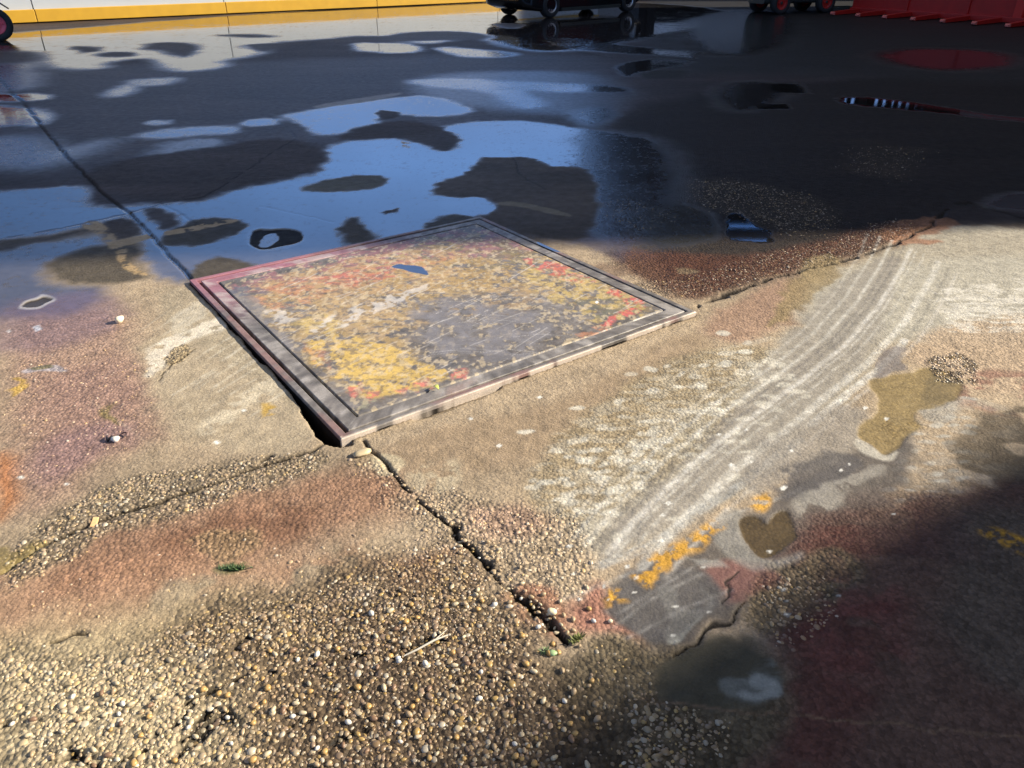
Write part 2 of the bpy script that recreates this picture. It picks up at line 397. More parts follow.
for q in [[(612,628),(650,600),(700,575)],[(625,640),(680,610),(730,590)],[(618,612),(660,588),(705,560)]]: track(q, .003, (.34,.33,.31), .6)
# sweeping light scratches at left of the cover
for k in range(26):
    u = random.uniform(135,280); v = 300 + (u-135)*.25 + random.uniform(0,95)
    l = random.uniform(15,70)
    track([(u,v),(u+l*.5,v-l*.33),(u+l,v-l*.62)], random.uniform(.003,.010), (.55,.50,.40), random.uniform(.3,.7), dens=.7, seed=k)
P([(140,372),(160,345),(190,330),(250,305),(262,312),(215,335),(180,352),(150,380)], (.62,.56,.46), .8, .04, brk=(16,.75,9))
P([(225,400),(300,360),(330,352),(270,395),(220,425),(190,440)], (.52,.46,.35), .6, .05, brk=(16,.65,19))
P([(360,458),(378,452),(398,462),(396,476),(372,474)], (.48,.41,.28), .8, .02)
P([(400,470),(440,455),(470,470),(450,490),(415,490)], (.44,.38,.27), .6, .05, brk=(14,.7,29))
P([(165,330),(205,292),(200,310),(215,330),(185,345)], (.48,.43,.34), .6, .04, brk=(9,.7,2))
P([(168,352),(190,345),(196,350),(185,362),(168,366)], (.34,.26,.15), .8, .015, grit=1)
# faint scribed line drawing left by a track
for q in [[(130,370),(160,380),(180,390),(192,412)],[(90,400),(130,430),(150,445)]]: track(q, .004, (.45,.38,.28), .4)
P([(740,470),(790,425),(850,400),(868,430),(850,455),(790,480),(745,505)], (.25,.225,.19), .75, .06, wet=.3)
P([(765,475),(830,448),(868,462),(850,490),(800,505),(770,495)], (.085,.078,.075), .8, .05, wet=.35, brk=(8,.75,31))
P([(790,500),(850,480),(890,465),(880,480),(830,510),(800,520)], (.30,.28,.24), .6, .03, brk=(14,.7,32))
# muddy puddle and heart shaped puddle
P([(864,385),(880,375),(905,372),(930,365),(962,376),(966,392),(955,402),(925,410),(912,416),(922,428),(900,445),(890,456),(880,456),(872,447),(853,437),(860,425),(875,413),(877,400)], (.24,.175,.075), .95, .02, wet=.45, grit=.3, warp=.5, h=-.004)
P([(880,420),(915,418),(922,430),(895,448),(870,440)], (.20,.14,.055), .6, .03, grit=.7, brk=(20,.6,3))
P([(925,375),(966,378),(960,400),(925,408)], (.17,.13,.065), .7, .04)
P([(853,437),(874,449),(885,458),(900,450),(892,464),(870,458),(852,446)], (.46,.43,.36), .7, .02, warp=.3)
P([(925,410),(955,402),(968,400),(940,425),(925,425)], (.30,.28,.24), .7, .03)
P([(722,512),(745,508),(742,535),(755,556),(775,560),(800,548),(805,556),(770,572),(735,565),(715,545)], (.27,.26,.23), .6, .03, wet=.3, warp=.4)
P([(738,522),(744,516),(754,515),(762,518),(768,525),(772,515),(780,510),(789,511),(793,520),(795,530),(798,538),(786,545),(776,554),(764,559),(752,551),(742,536)], (.075,.05,.02), 1, .008, wet=.45, grit=.3, warp=.15, h=-.004)
P([(925,360),(945,352),(975,358),(985,372),(960,386),(935,382)], (.05,.035,.02), .7, .02, grit=1, brk=(28,.5,3))
# yellow paint worn away
YEL = (.50,.27,.035)
for q in [[(630,570),(655,562),(660,552),(690,540),(725,520),(728,532),(700,548),(680,562),(660,578),(645,590),(632,580)],
          [(748,497),(765,493),(772,502),(765,510),(750,508)],[(600,592),(618,590),(622,600),(606,602)],[(975,528),(1000,530),(1024,538),(1060,560),(1024,556),(990,540)]]:
    P(q, YEL, .92, .03, brk=(34,.62,4), wet=.15, warp=.6)
for q in [[(258,404),(268,402),(276,410),(264,416)],[(430,596),(446,598),(442,606),(428,604)],[(465,634),(488,636),(482,646),(466,644)],[(0,384),(14,380),(20,390),(0,402)],[(270,404),(276,408),(268,412)]]:
    P(q, (.42,.27,.05), .8, .02, brk=(20,.7,6))
P([(102,405),(118,402),(116,424),(104,420)], (.16,.13,.03), .7, .03, brk=(18,.7,2))
P([(205,570),(232,560),(250,563),(246,570),(222,577)], (.05,.09,.03), .6, .02, brk=(20,.7,2), warp=.3)
P([(190,540),(250,528),(262,545),(210,565)], (.30,.22,.12), .5, .04, grit=1)
# white lime flecks
for q in [[(60,668),(120,655),(160,690),(100,740),(30,760),(20,720)],[(200,640),(222,645),(215,668),(196,660)],[(350,592),(375,588),(378,600),(352,604)],[(380,605),(400,600),(402,612),(385,615)]]:
    P(q, (.62,.60,.55), .8, .03, brk=(15,.42,17))
for _ in range(46):
    u, v = random.uniform(560,900), random.uniform(400,640)
    if random.random() < .3: u, v = random.uniform(0,560), random.uniform(330,520)
    rr = random.uniform(1.2,4)
    P([(u-rr,v),(u,v-rr*.6),(u+rr,v),(u,v+rr*.6)], (.66,.65,.60), .9, .004, warp=0)

# gravelly concrete in the foreground: exposed aggregate
P([(0,640),(110,655),(200,600),(300,590),(330,560),(420,560),(470,540),(545,640),(560,760),(620,900),(-200,900),(-100,640)], (.13,.09,.05), .85, .16, grit=1, peb=1, wet=.2)
P([(330,600),(420,600),(560,650),(620,760),(700,900),(330,900),(300,720)], (.075,.05,.03), .75, .25)
P([(-60,650),(150,640),(260,700),(200,800),(-60,800)], (.46,.38,.24), .7, .25)
P([(0,560),(60,500),(150,470),(250,460),(320,450),(330,470),(200,510),(90,540),(0,600)], (.19,.15,.10), .7, .06, grit=1, peb=.8)
P([(0,600),(200,545),(330,520),(420,560),(300,600),(200,610),(100,660),(0,650)], peb=.10, soft=.1)
P([(340,450),(400,480),(500,500),(600,520),(570,620),(480,560),(420,540)], peb=.35, soft=.1, grit=.8)
P([(0,360),(120,340),(160,400),(120,450),(0,500)], peb=.10, soft=.15)
P([(560,650),(640,660),(660,700),(700,720),(700,800),(560,800)], peb=.22, soft=.1)
P([(640,700),(720,720),(700,790),(620,790)], peb=.85, soft=.08)
P([(600,285),(700,300),(850,255),(925,225),(890,215),(760,262)], peb=.30, soft=.1, grit=1)
P([(760,590),(800,560),(840,590),(820,640),(780,650)], peb=.5, soft=.06)
P([(925,360),(945,352),(975,358),(985,372),(960,386),(935,382)], peb=.8, soft=.03)

# ---- standing water, back to front
Wt = lambda q, w=1.0, soft=.12, c=(.022,.021,.022): P(q, c, .85 if w > .5 else .5, soft * 1.7, wet=w, aw=1, grit=0)
Dr = lambda q, w=.2, soft=.10, c=(.046,.035,.031): P(q, c, .9, soft * 1.6, wet=w * .5, aw=.95)  # dry patches, their tone darkened for the shade at the back
P([(-40,70),(250,62),(520,52),(640,60),(620,130),(400,140),(200,160),(-40,190)], soft=1, wet=.26)
P([(430,72),(620,70),(640,120),(480,110),(400,92)], soft=.6, wet=.5)
Wt([(-60,36),(12,33),(200,18),(330,9),(560,0),(720,6),(730,22),(690,30),(600,46),(560,52),(520,50),(488,40),(470,38),(430,44),(400,42),(345,38),(300,40),(262,44),(262,55),(225,60),(222,68),(185,72),(162,68),(160,62),(150,58),(100,62),(108,68),(75,70),(45,66),(40,56),(-60,54)], 1, .35)
P([(-60,44),(22,46),(34,60),(40,76),(30,92),(-60,92)], soft=.6, wet=.66)
Wt([(352,42),(400,43),(421,46),(421,52),(390,54),(352,50)], .95, .2)
Wt([(430,46),(480,49),(520,53),(510,58),(450,56)], .85, .2)
Dr([(70,46),(84,45.5),(102,48),(100,51.5),(84,53),(71,51)], .3, .2)
Dr([(92,54),(118,51),(137,53),(135,57),(110,58),(93,57)], .3, .2)
Dr([(-60,53),(20,51),(44,52),(40,60),(10,64),(-60,64)], .4, .4)
Dr([(142,45),(160,42),(200,43),(200,53),(188,58),(170,55),(160,50),(143,49)], .3, .25)
Dr([(216,34),(255,34),(282,37),(250,38),(218,36)], .35, .3)
Dr([(239,45),(262,43),(290,44),(280,48),(262,52),(244,49)], .35, .2)
Dr([(325,40),(345,36),(385,36),(400,32),(460,31),(494,35),(486,40),(430,41),(380,43),(340,42)], .35, .3)
Dr([(494,24),(515,23),(525,26),(510,29),(497,27)], .4, .3)
Wt([(556,36),(600,42),(640,48),(700,50),(700,56),(640,54),(600,52),(554,47)], .85, .25)
Wt([(620,64),(650,59),(680,60),(700,62),(660,68),(640,72),(630,78),(620,72)], .95, .15)
Wt([(650,50),(692,53),(692,59),(655,55)], .97, .12)
Dr([(640,72),(655,70),(685,70),(682,76),(665,79),(640,78)], .25, .1, (.02,.018,.014))
Wt([(100,93),(115,86),(135,84),(141,90),(128,96),(108,97)], .8, .2)
Wt([(125,81),(150,78),(178,78),(175,84),(150,86),(130,85)], .75, .2)
Wt([(22,94),(36,92),(58,96),(40,101),(-20,103),(-20,92)], .95, .12)
Wt([(-40,104),(30,108),(57,115),(50,122),(40,127),(20,124),(-40,130)], .93, .15)
Wt([(-40,138),(50,134),(60,150),(110,138),(112,142),(80,158),(40,172),(-40,165)], .7, .3)
Wt([(145,122),(160,120),(174,121),(165,125),(148,125)], .8, .1)
Wt([(127,137),(150,131),(190,127),(240,126),(236,133),(200,136),(150,139)], .9, .15)
Wt([(170,146),(190,140),(213,140),(212,147),(190,150),(174,150)], .88, .12)
Wt([(238,124),(255,118),(280,118),(276,125),(250,127)], .92, .1)
Wt([(278,117),(300,111),(345,104),(400,97),(430,96),(460,103),(476,110),(462,115),(430,117),(400,114),(372,120),(388,122),(352,133),(312,136),(303,128),(300,123)], .97, .12)
Wt([(400,82),(450,78),(520,82),(600,84),(640,92),(560,92),(520,90),(540,100),(536,108),(512,106),(490,92),(440,88)], .82, .2)
Dr([(372,112),(385,110),(400,113),(398,118),(380,120)], .2, .06)
Wt([(570,110),(600,105),(620,118),(600,130),(575,122)], .7, .2)
Wt([(150,150),(170,140),(230,140),(210,165),(130,172)], .6, .2)
# main pool
Wt([(318,150),(342,141),(400,138),(440,131),(455,124),(480,121),(530,121),(600,131),(660,142),(640,190),(600,215),(560,230),(488,226),(470,222),(480,219),(188,284),(168,281),(150,277),(146,262),(138,240),(120,212),(150,204),(200,204),(225,190),(270,182),(310,174),(326,162)], 1, .10)
P([(560,125),(680,140),(680,260),(560,240),(575,180)], soft=.5, wet=.72)
Dr([(300,140),(320,148),(328,158),(310,173),(270,181),(225,189),(202,202),(150,203),(120,190),(75,185),(110,160),(200,150),(260,138)], .2, .10)
Dr([(400,120),(430,122),(466,137),(464,146),(448,153),(435,150),(420,143),(395,138),(330,140),(345,130)], .2, .08)
Dr([(297,186),(320,180),(345,176),(375,175),(392,181),(380,189),(345,191),(305,191)], .3, .05, (.062,.052,.027))
Dr([(432,190),(440,182),(460,176),(476,166),(482,158),(500,157),(540,157),(546,166),(560,168),(580,166),(590,174),(596,190),(600,205),(590,240),(560,240),(520,232),(484,221),(470,219),(486,214),(494,208),(494,200),(470,199),(436,197)], .2, .05, (.066,.052,.040))
Dr([(418,226),(440,216),(456,213),(468,217),(480,219),(430,231)], .25, .04, (.05,.042,.03))
Dr([(384,212),(396,209),(400,213),(390,216)], .2, .03)
Dr([(335,242),(338,226),(346,218),(362,217),(366,228),(378,236),(350,245)], .2, .06, (.05,.04,.027))
Dr([(195,219),(228,219),(252,223),(246,231),(225,240),(200,245),(165,246),(158,238),(170,228)], .25, .05, (.045,.036,.022))
Dr([(150,205),(160,212),(180,222),(160,234),(145,222),(136,212)], .25, .05)
Dr([(178,284),(195,263),(220,255),(245,262),(262,265),(240,272)], .25, .05, (.06,.05,.036))
# left pool
Wt([(-60,193),(40,190),(75,185),(95,189),(90,200),(98,207),(150,203),(130,214),(100,222),(40,236),(-60,245)], .95, .10)
Wt([(-60,250),(40,243),(95,232),(108,240),(110,246),(60,256),(46,272),(50,282),(110,287),(100,305),(60,320),(-60,320)], .82, .12)
Dr([(98,222),(118,217),(135,226),(139,236),(112,241),(103,234)], .25, .05)
Dr([(46,262),(62,252),(95,246),(135,243),(140,256),(134,268),(152,279),(110,286),(60,281),(48,275)], .28, .06, (.055,.047,.034))
Dr([(-60,246),(40,236),(88,228),(92,231),(40,243),(-60,262)], .35, .06, (.05,.04,.03))
P([(0,300),(100,290),(130,300),(90,350),(-60,360)], (.15,.09,.11), .5, .2, wet=.60)
# sunken puddles with a pale rim; their dark and pale reflections are painted
P([(246,232),(262,226),(290,228),(306,233),(303,243),(285,249),(262,251),(248,248)], (.20,.22,.24), .4, .03, warp=.3)
P([(250,238),(256,229),(270,230),(290,228),(305,234),(300,242),(280,246),(262,250),(249,246)], (.010,.008,.006), 1, .012, wet=.1, warp=.25, grit=0, h=-.006)
P([(256,244),(266,234),(277,231),(279,238),(270,246),(260,248)], (.17,.18,.20), .9, .01, wet=.9, warp=.5)
P([(17,308),(24,300),(38,297),(42,293),(58,300),(46,305),(40,310),(22,309)], (.40,.38,.36), .7, .02, warp=.2)
P([(20,306),(26,301),(38,299),(42,296),(54,299),(44,303),(38,307),(24,307)], (.035,.025,.012), 1, .008, wet=.5, warp=.1, h=-.006)
P([(32,327),(38,325),(42,329),(36,332)], (.5,.52,.58), .8, .01, warp=.1)
P([(20,371),(50,364),(62,366),(68,374),(40,370),(22,375)], (.36,.34,.36), .7, .015, wet=.5, warp=.3)
P([(28,369),(50,364),(54,367),(34,371)], (.13,.11,.04), .9, .01, warp=.2)
F.wet *= 1 - .10 * np.abs(F.noise(2.0, 97, .5, 1.5) - .5) * 4 * sstep(.5, .9, F.wet)
F.wet *= 1 - .20 * sstep(.63, .72, F.noise(34, 91, oct=3)) * sstep(.5, .8, F.wet)
# small mirrors on the dark right side
Wt([(640,225),(660,207),(690,203),(715,215),(722,238),(690,246),(650,246)], .66, .08, (.035,.035,.033))
Wt([(727,213),(745,214),(760,226),(776,236),(772,244),(740,243),(725,236)], 1, .02, (.012,.012,.012))
Wt([(838,97),(880,98),(940,106),(1000,116),(1060,120),(1060,126),(980,118),(910,110),(840,104)], .97, .08, (.012,.012,.012))
Wt([(872,52),(920,48),(1010,52),(1020,66),(960,72),(890,66)], .85, .5, (.015,.012,.012))
Wt([(752,104),(785,104),(792,109),(758,109)], 1, .08, (.012,.012,.012))
Wt([(720,85),(765,80),(790,95),(750,112),(715,108)], .75, .3)
Wt([(765,84),(800,84),(806,94),(770,92)], .9, .15, (.012,.012,.012))
Wt([(670,30),(720,8),(800,12),(790,50),(700,60)], .75, .6)
Wt([(975,205),(1030,190),(1100,200),(1100,215),(1020,212)], .75, .1)
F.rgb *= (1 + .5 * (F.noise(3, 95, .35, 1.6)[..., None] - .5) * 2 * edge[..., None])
# painted lane lines, then other pale and brown strips
LINE = (.36,.25,.12)
for q in [[(160,232),(200,224),(238,219),(240,222),(200,230),(160,237)],[(108,242),(150,234),(151,239),(114,248)],
          [(80,222),(98,220),(112,235),(124,250),(128,260),(146,272),(146,277),(128,273),(116,254),(104,240),(84,228)],
          [(400,141),(411,143),(411,148),(402,146)]]:
    P(q, LINE, .9, .02, wet=.25, brk=(14,.85,5), warp=.5)
P([(310,106),(360,98),(400,92),(400,95),(360,103),(314,109)], (.22,.19,.15), .8, .08, wet=.3, warp=.4)
P([(495,203),(512,201),(545,207),(572,214),(572,217),(545,213),(520,206),(496,206)], (.17,.145,.10), .8, .02, warp=.3)
P([(576,268),(600,262),(640,272),(600,280)], (.10,.05,.035), .5, .06)
P([(678,267),(698,268),(696,272),(680,271)], (.20,.15,.09), .7, .03)

# joints and cracks
def crack(pts, w, depth=.012, col=(.012,.009,.006), a=.95, warp=.5, dens=None):
    P(pts, col, a, w * .9, line=w, warp=warp, h=-depth, brk=(16, dens, 2) if dens else None)
crack([(-10,70),(20,100),(45,130),(75,165),(100,190),(128,213),(152,237),(175,262),(190,279)], .011, warp=.2)
crack([(362,440),(380,460),(395,476),(430,510),(452,530),(480,558),(520,600),(545,622),(568,642)], .006, .014, warp=.32, dens=.85)
crack([(430,510),(480,558),(520,600),(568,642)], .013, .008, warp=.7, dens=.42)
P([(505,585),(530,600),(560,630),(575,640),(560,648),(540,632),(512,605)], (.02,.015,.01), .9, .02, brk=(30,.45,8), h=-.01, peb=.9)
crack([(-10,240),(60,228),(128,213),(160,204),(206,196),(246,170),(296,138),(272,116)], .010, .004, a=.75, warp=.5, dens=.8)
crack([(160,204),(178,215),(195,225)], .008, .004, a=.6)
crack([(0,572),(40,545),(93,522),(130,510),(160,502),(200,487),(240,474),(280,461),(310,451),(332,442)], .008, .012, warp=.35)
P([(0,545),(30,540),(50,535),(46,545),(20,558),(-20,580),(-30,560)], (.20,.15,.05), .8, .02, wet=.4)
crack([(697,306),(740,291),(790,276),(823,267),(860,255),(900,240),(930,224),(958,207)], .013, .015, warp=.8, dens=.8)
crack([(958,206),(975,204),(1000,212),(1040,222)], .022, .012, warp=.9)
crack([(560,112),(620,130),(700,160),(820,186),(968,204)], .012, .004, a=.5)
crack([(270,456),(262,462)], .01)
crack([(660,652),(690,640),(712,626),(735,598)], .005, .007, warp=.9)
crack([(716,600),(722,585),(735,572)], .003, .004, warp=.9)
crack([(640,700),(800,715),(900,725),(1040,742)], .004, .002, (.2,.13,.08), .6)
crack([(510,148),(520,175),(548,190)], .008, .004, a=.6)
crack([(262,206),(300,214),(332,222)], .006, .002, a=.6)
crack([(60,745),(105,765),(150,780)], .012, .01, warp=.9, dens=.6)
crack([(395,655),(420,645),(445,635)], .009, .01, warp=.5, dens=.8)
crack([(165,760),(200,738),(235,720)], .016, .012, warp=.9, dens=.6)
crack([(190,700),(222,688),(245,675)], .009, .01, warp=.8, dens=.7)
crack([(540,40),(580,52),(610,58)], .03, .004)
crack([(160,380),(172,366),(196,350)], .003, .004)
for k in range(14):
    u, v = random.uniform(0,480), random.uniform(640,760); l = random.uniform(10,32)
    crack([(u,v),(u+l,v-l*.5)], random.uniform(.005,.010), .01, warp=.9, dens=.6)

# pit: the floor drops away under the steel cover, with a ragged edge where the concrete has broken off
def seg(pts): return [cov(a, b) for a, b in pts]
idx, mm = F.region(seg([(.003,.003),(SIDE-.003,.003),(SIDE-.003,SIDE-.003),(.003,SIDE-.003)]), .008, warp=0, world=True)
pit = np.zeros_like(F.h); pit[idx] = mm
idx, mm = F.region(seg([(0,1.75),(-.001,1.4),(-.005,1.0),(-.006,.7),(-.010,.45),(-.020,.30),(-.042,.20),(-.062,.10),(-.045,.02),(-.015,-.010),(.02,-.02),(.2,.3),(.1,1.5)]), .012, warp=.35, world=True)
pit[idx] = np.maximum(pit[idx], mm)
idx, mm = F.region(seg([(.30,-.012),(.42,-.030),(.55,-.018),(.60,-.028),(.72,-.014),(.72,.03),(.3,.03)]), .012, warp=.25, world=True)
pit[idx] = np.maximum(pit[idx], mm * .12)
F.rgb[:] = F.rgb * (1 - .9 * np.clip(pit * 3, 0, 1)[..., None]) + np.array((.014,.011,.008)) * .9 * np.clip(pit * 3, 0, 1)[..., None]
F.wet *= 1 - np.clip(pit, 0, 1)

# gentle unevenness of dry concrete
rel = (F.noise(5, 51) - .5) * .010 + (F.noise(26, 52, oct=3) - .5) * .006 * (.5 + F.grit) + (F.noise(60, 53, oct=2) - .5) * .004 * F.grit
fade = 1 - sstep(5, 9, Y)
Z = (rel * fade * np.clip(1 - F.wet * 1.3, 0, 1) + F.h - .15 * np.clip(pit, 0, 1)).astype(np.float32)
F.rgb = np.clip(F.rgb, .004, .9)
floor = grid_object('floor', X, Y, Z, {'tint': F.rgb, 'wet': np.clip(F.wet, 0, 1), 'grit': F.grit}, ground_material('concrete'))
tag(floor, 'wet stained concrete yard with puddles, joints and dried silt', None, kind='structure')

def zat(x, y):
    i = min(max(np.searchsorted(ys, y), 1), len(ys)-1); j = min(max(np.searchsorted(xs, x), 1), len(xs)-1)
    return float(Z[i, j])

# ------------------------------------------------------------------ exposed aggregate pebbles set in the concrete
def dome(n1=7):
    v = [(0, 0, 1)]
    for ph in (.62, 1.15, 1.75):
        for k in range(n1): v.append((math.sin(ph)*math.cos(2*math.pi*k/n1), math.sin(ph)*math.sin(2*math.pi*k/n1), math.cos(ph)))
    f = [(0, 1+k, 1+(k+1) % n1) for k in range(n1)]; q = []
    for r_ in range(2):
        a = 1 + r_*n1; b = a + n1
        for k in range(n1): q += [(a+k, b+k, b+(k+1) % n1), (a+k, b+(k+1) % n1, a+(k+1) % n1)]
    return np.array(v, np.float32), np.array(f + q, np.int32)
PAL = np.array([(.50,.37,.19),(.42,.29,.14),(.60,.50,.33),(.33,.21,.10),(.55,.36,.10),(.66,.60,.47),(.28,.20,.13),(.38,.26,.17),(.46,.34,.20),(.20,.14,.09)], np.float32)
def scatter():
    c = .0105
    gx, gy = np.meshgrid(np.arange(-3.2, 4.6, c), np.arange(.75, 7.2, c))
    gx = gx + rng.uniform(-.5, .5, gx.shape) * c; gy = gy + rng.uniform(-.5, .5, gy.shape) * c
    gx = gx.ravel(); gy = gy.ravel()
    i = np.clip(np.searchsorted(ys, gy), 1, len(ys)-1); j = np.clip(np.searchsorted(xs, gx), 1, len(xs)-1)
    p = F.peb[i, j] * (.45 + 1.1 * fbm(gx, gy, 6, 3, 77)) * (pit[i, j] < .05)
    keep = (rng.random(gx.shape) < p)
    keep &= (gx > -.80*gy - .25) & (gx < .80*gy + .25)
    gx, gy, i, j = gx[keep], gy[keep], i[keep], j[keep]
    n = len(gx); V, T_ = dome()
    rad = np.clip(rng.lognormal(math.log(.0054), .36, n), .0026, .0125) * (.75 + .3*np.clip(F.peb[i, j], 0, 1))
    asp = rng.uniform(.5, 1.0, n); rot = rng.uniform(0, math.pi, n); hz = rad * rng.uniform(.28, .6, n)
    vv = np.repeat(V[None], n, 0) * (1 + rng.uniform(-.1, .1, (n, len(V), 1)))
    x = vv[..., 0] * rad[:, None]; y = vv[..., 1] * (rad*asp)[:, None]; z = vv[..., 2] * hz[:, None]
    c_, s_ = np.cos(rot)[:, None], np.sin(rot)[:, None]
    co = np.stack([x*c_ - y*s_ + gx[:, None], x*s_ + y*c_ + gy[:, None], z + (Z[i, j] - .0008)[:, None]], -1).astype(np.float32).reshape(-1, 3)
    tri = (T_[None] + (np.arange(n) * len(V))[:, None, None]).reshape(-1, 3).astype(np.int32)
    me = bpy.data.meshes.new('embedded_pebbles'); me.vertices.add(len(co)); me.vertices.foreach_set('co', co.ravel())
    me.loops.add(tri.size); me.loops.foreach_set('vertex_index', tri.ravel())
    me.polygons.add(len(tri)); me.polygons.foreach_set('loop_start', np.arange(0, tri.size, 3, dtype=np.int32)); me.update(calc_edges=True)
    me.polygons.foreach_set('use_smooth', np.ones(len(tri), bool))
    w = np.ones(len(PAL)); pc = PAL[rng.integers(0, len(PAL), n)] * rng.uniform(.55, 1.15, (n, 1))
    base = F.rgb[i, j] * 1.4
    pc = pc * .5 + base * .5
    at = me.attributes.new('tint', 'FLOAT_COLOR', 'POINT'); d = np.ones((n, len(V), 4), np.float32); d[..., :3] = pc[:, None]
    at.data.foreach_set('color', d.ravel())
    m = bpy.data.materials.new('pebble'); m.use_nodes = True; t = m.node_tree; b = t.nodes['Principled BSDF']
    a = t.nodes.new('ShaderNodeAttribute'); a.attribute_name = 'tint'; t.links.new(a.outputs['Color'], b.inputs['Base Color'])
    b.inputs['Roughness'].default_value = .38
    me.materials.append(m); o = bpy.data.objects.new('embedded_pebbles', me); COL.objects.link(o)
    tag(o, 'small rounded tan pebbles worn out of the concrete in the foreground', 'pebbles', kind='stuff'); print('pebbles', n)
scatter()

# ------------------------------------------------------------------ steel cover
STEEL = mat('worn_steel', (.13,.125,.125), .42, .0, noise=.5, scale=30, bump=.25)
cover = empty('steel_pit_cover', (PD[0], PD[1], 0), ANG, 'large square steel pit cover with worn yellow and red paint, set in the yard floor', 'pit cover')
def ring(a0, a1, z0, z1, paint_fn, name, bev=.003):
    """square ring between insets a0 (outer) and a1 (inner), subdivided so the worn paint can vary"""
    n = 220
    ts = np.linspace(0, 1, n + 1)
    vs = []; fs = []
    corners = lambda a: [(a, a), (SIDE-a, a), (SIDE-a, SIDE-a), (a, SIDE-a)]
    rings = [(a0, z0), (a0, min(z1-bev*2, .003)), (a0, min(z1-bev*1.5, .0045)), (a0, z1-bev), (a0+bev, z1), ((a0+a1)/2-.0005, z1), (a1-bev, z1), (a1, z1-bev), (a1, z0)]
    for a, z in rings:
        c = corners(a)
        for s in range(4):
            p, q = c[s], c[(s+1) % 4]
            for t in ts[:-1]: vs.append((p[0]+(q[0]-p[0])*t, p[1]+(q[1]-p[1])*t, z))
    m = 4 * n; R_ = len(rings)
    for r_ in range(R_):
        r2 = (r_+1) % R_
        for k in range(m): fs.append((r_*m+k, r_*m+(k+1) % m, r2*m+(k+1) % m, r2*m+k))
    me = bpy.data.meshes.new(name); me.from_pydata(vs, [], fs)
    co = np.array(vs, np.float32)
    paint_attr(me, co, paint_fn); o = bpy.data.objects.new(name, me); COL.objects.link(o); o.parent = cover
    me.materials.append(PLATE); return o
def paint_attr(me, co, fn):
    wx = PD[0] + co[:, 0]*E1[0] + co[:, 1]*E2[0]; wy = PD[1] + co[:, 0]*E1[1] + co[:, 1]*E2[1]
    C = Canvas(wx[None], wy[None], .018); fn(C, co[:, 0], co[:, 1], co[:, 2])
    at = me.attributes.new('tint', 'FLOAT_COLOR', 'POINT'); d = np.ones((len(co), 4), np.float32); d[:, :3] = np.clip(C.rgb[0], .005, .9); at.data.foreach_set('color', d.ravel())
    at = me.attributes.new('wet', 'FLOAT', 'POINT'); at.data.foreach_set('value', np.clip(C.wet[0], 0, 1).astype(np.float32))
    at = me.attributes.new('grit', 'FLOAT', 'POINT'); at.data.foreach_set('value', C.grit[0].astype(np.float32))
def plate_material():
    m = ground_material('painted_steel', .5); return m
PLATE = plate_material()
GREY = (.15,.135,.122)
def base_steel(C, a, b):
    n = fbm(C.X, C.Y, 6, 5, 61)[0]; n2 = fbm(a[None]*3, b[None]*40, 1, 4, 62)[0]; n3 = fbm(C.X, C.Y, 40, 4, 66)[0]
    C.rgb[0] = np.array(GREY)[None] * (.5 + .9*n + .6*(n2-.5) + 1.1*(n3-.5))[:, None]
    C.wet[:] = .34
def fr_outer(C, a, b, z):
    base_steel(C, a, b)
    red = sstep(.45, .62, fbm(C.X, C.Y, 5, 4, 63)[0])
    C.rgb[0] = C.rgb[0]*(1-.55*red[:, None]) + np.array((.26,.13,.11))*.55*red[:, None]
    left = sstep(1.2, 1.9, b) * (1 - sstep(.3, 1.4, a))
    C.rgb[0] = C.rgb[0]*(1-.7*left[:, None]) + np.array((.30,.11,.15))*.7*left[:, None]
    gap_shade = np.where(z < .004, .95, 0)       # flank below the concrete blackened, the gap's shade painted in
    C.rgb[0] = C.rgb[0]*(1-gap_shade[:, None]) + np.array((.010,.008,.006))*gap_shade[:, None]; C.wet[0] *= 1 - gap_shade
    lip = np.where(b < .012, .85, 0) * sstep(.35, .5, fbm(C.X, C.Y, 12, 3, 64)[0])  # front lip paler: its sunlit edge is painted into the colour
    C.rgb[0] = C.rgb[0]*(1-lip[:, None]) + np.array((.52,.44,.36))*lip[:, None]
    C.paint([(535,241),(548,244),(566,251),(556,253),(540,247)], (.03,.03,.03), 1, .01, wet=1, warp=.2)
def fr_inner(C, a, b, z):
    base_steel(C, a, b)
    left = sstep(1.1, 1.85, b) * (1 - sstep(.5, 1.6, a))
    C.rgb[0] = C.rgb[0]*(1-.75*left[:, None]) + np.array((.32,.12,.16))*.75*left[:, None]
    s = sstep(.52, .66, fbm(C.X, C.Y, 14, 4, 65)[0])*.5
    C.rgb[0] = C.rgb[0]*(1-s[:, None]) + np.array((.42,.39,.36))*s[:, None]
    C.paint([(440,392),(480,378),(460,395)], (.30,.20,.17), .5, .03)
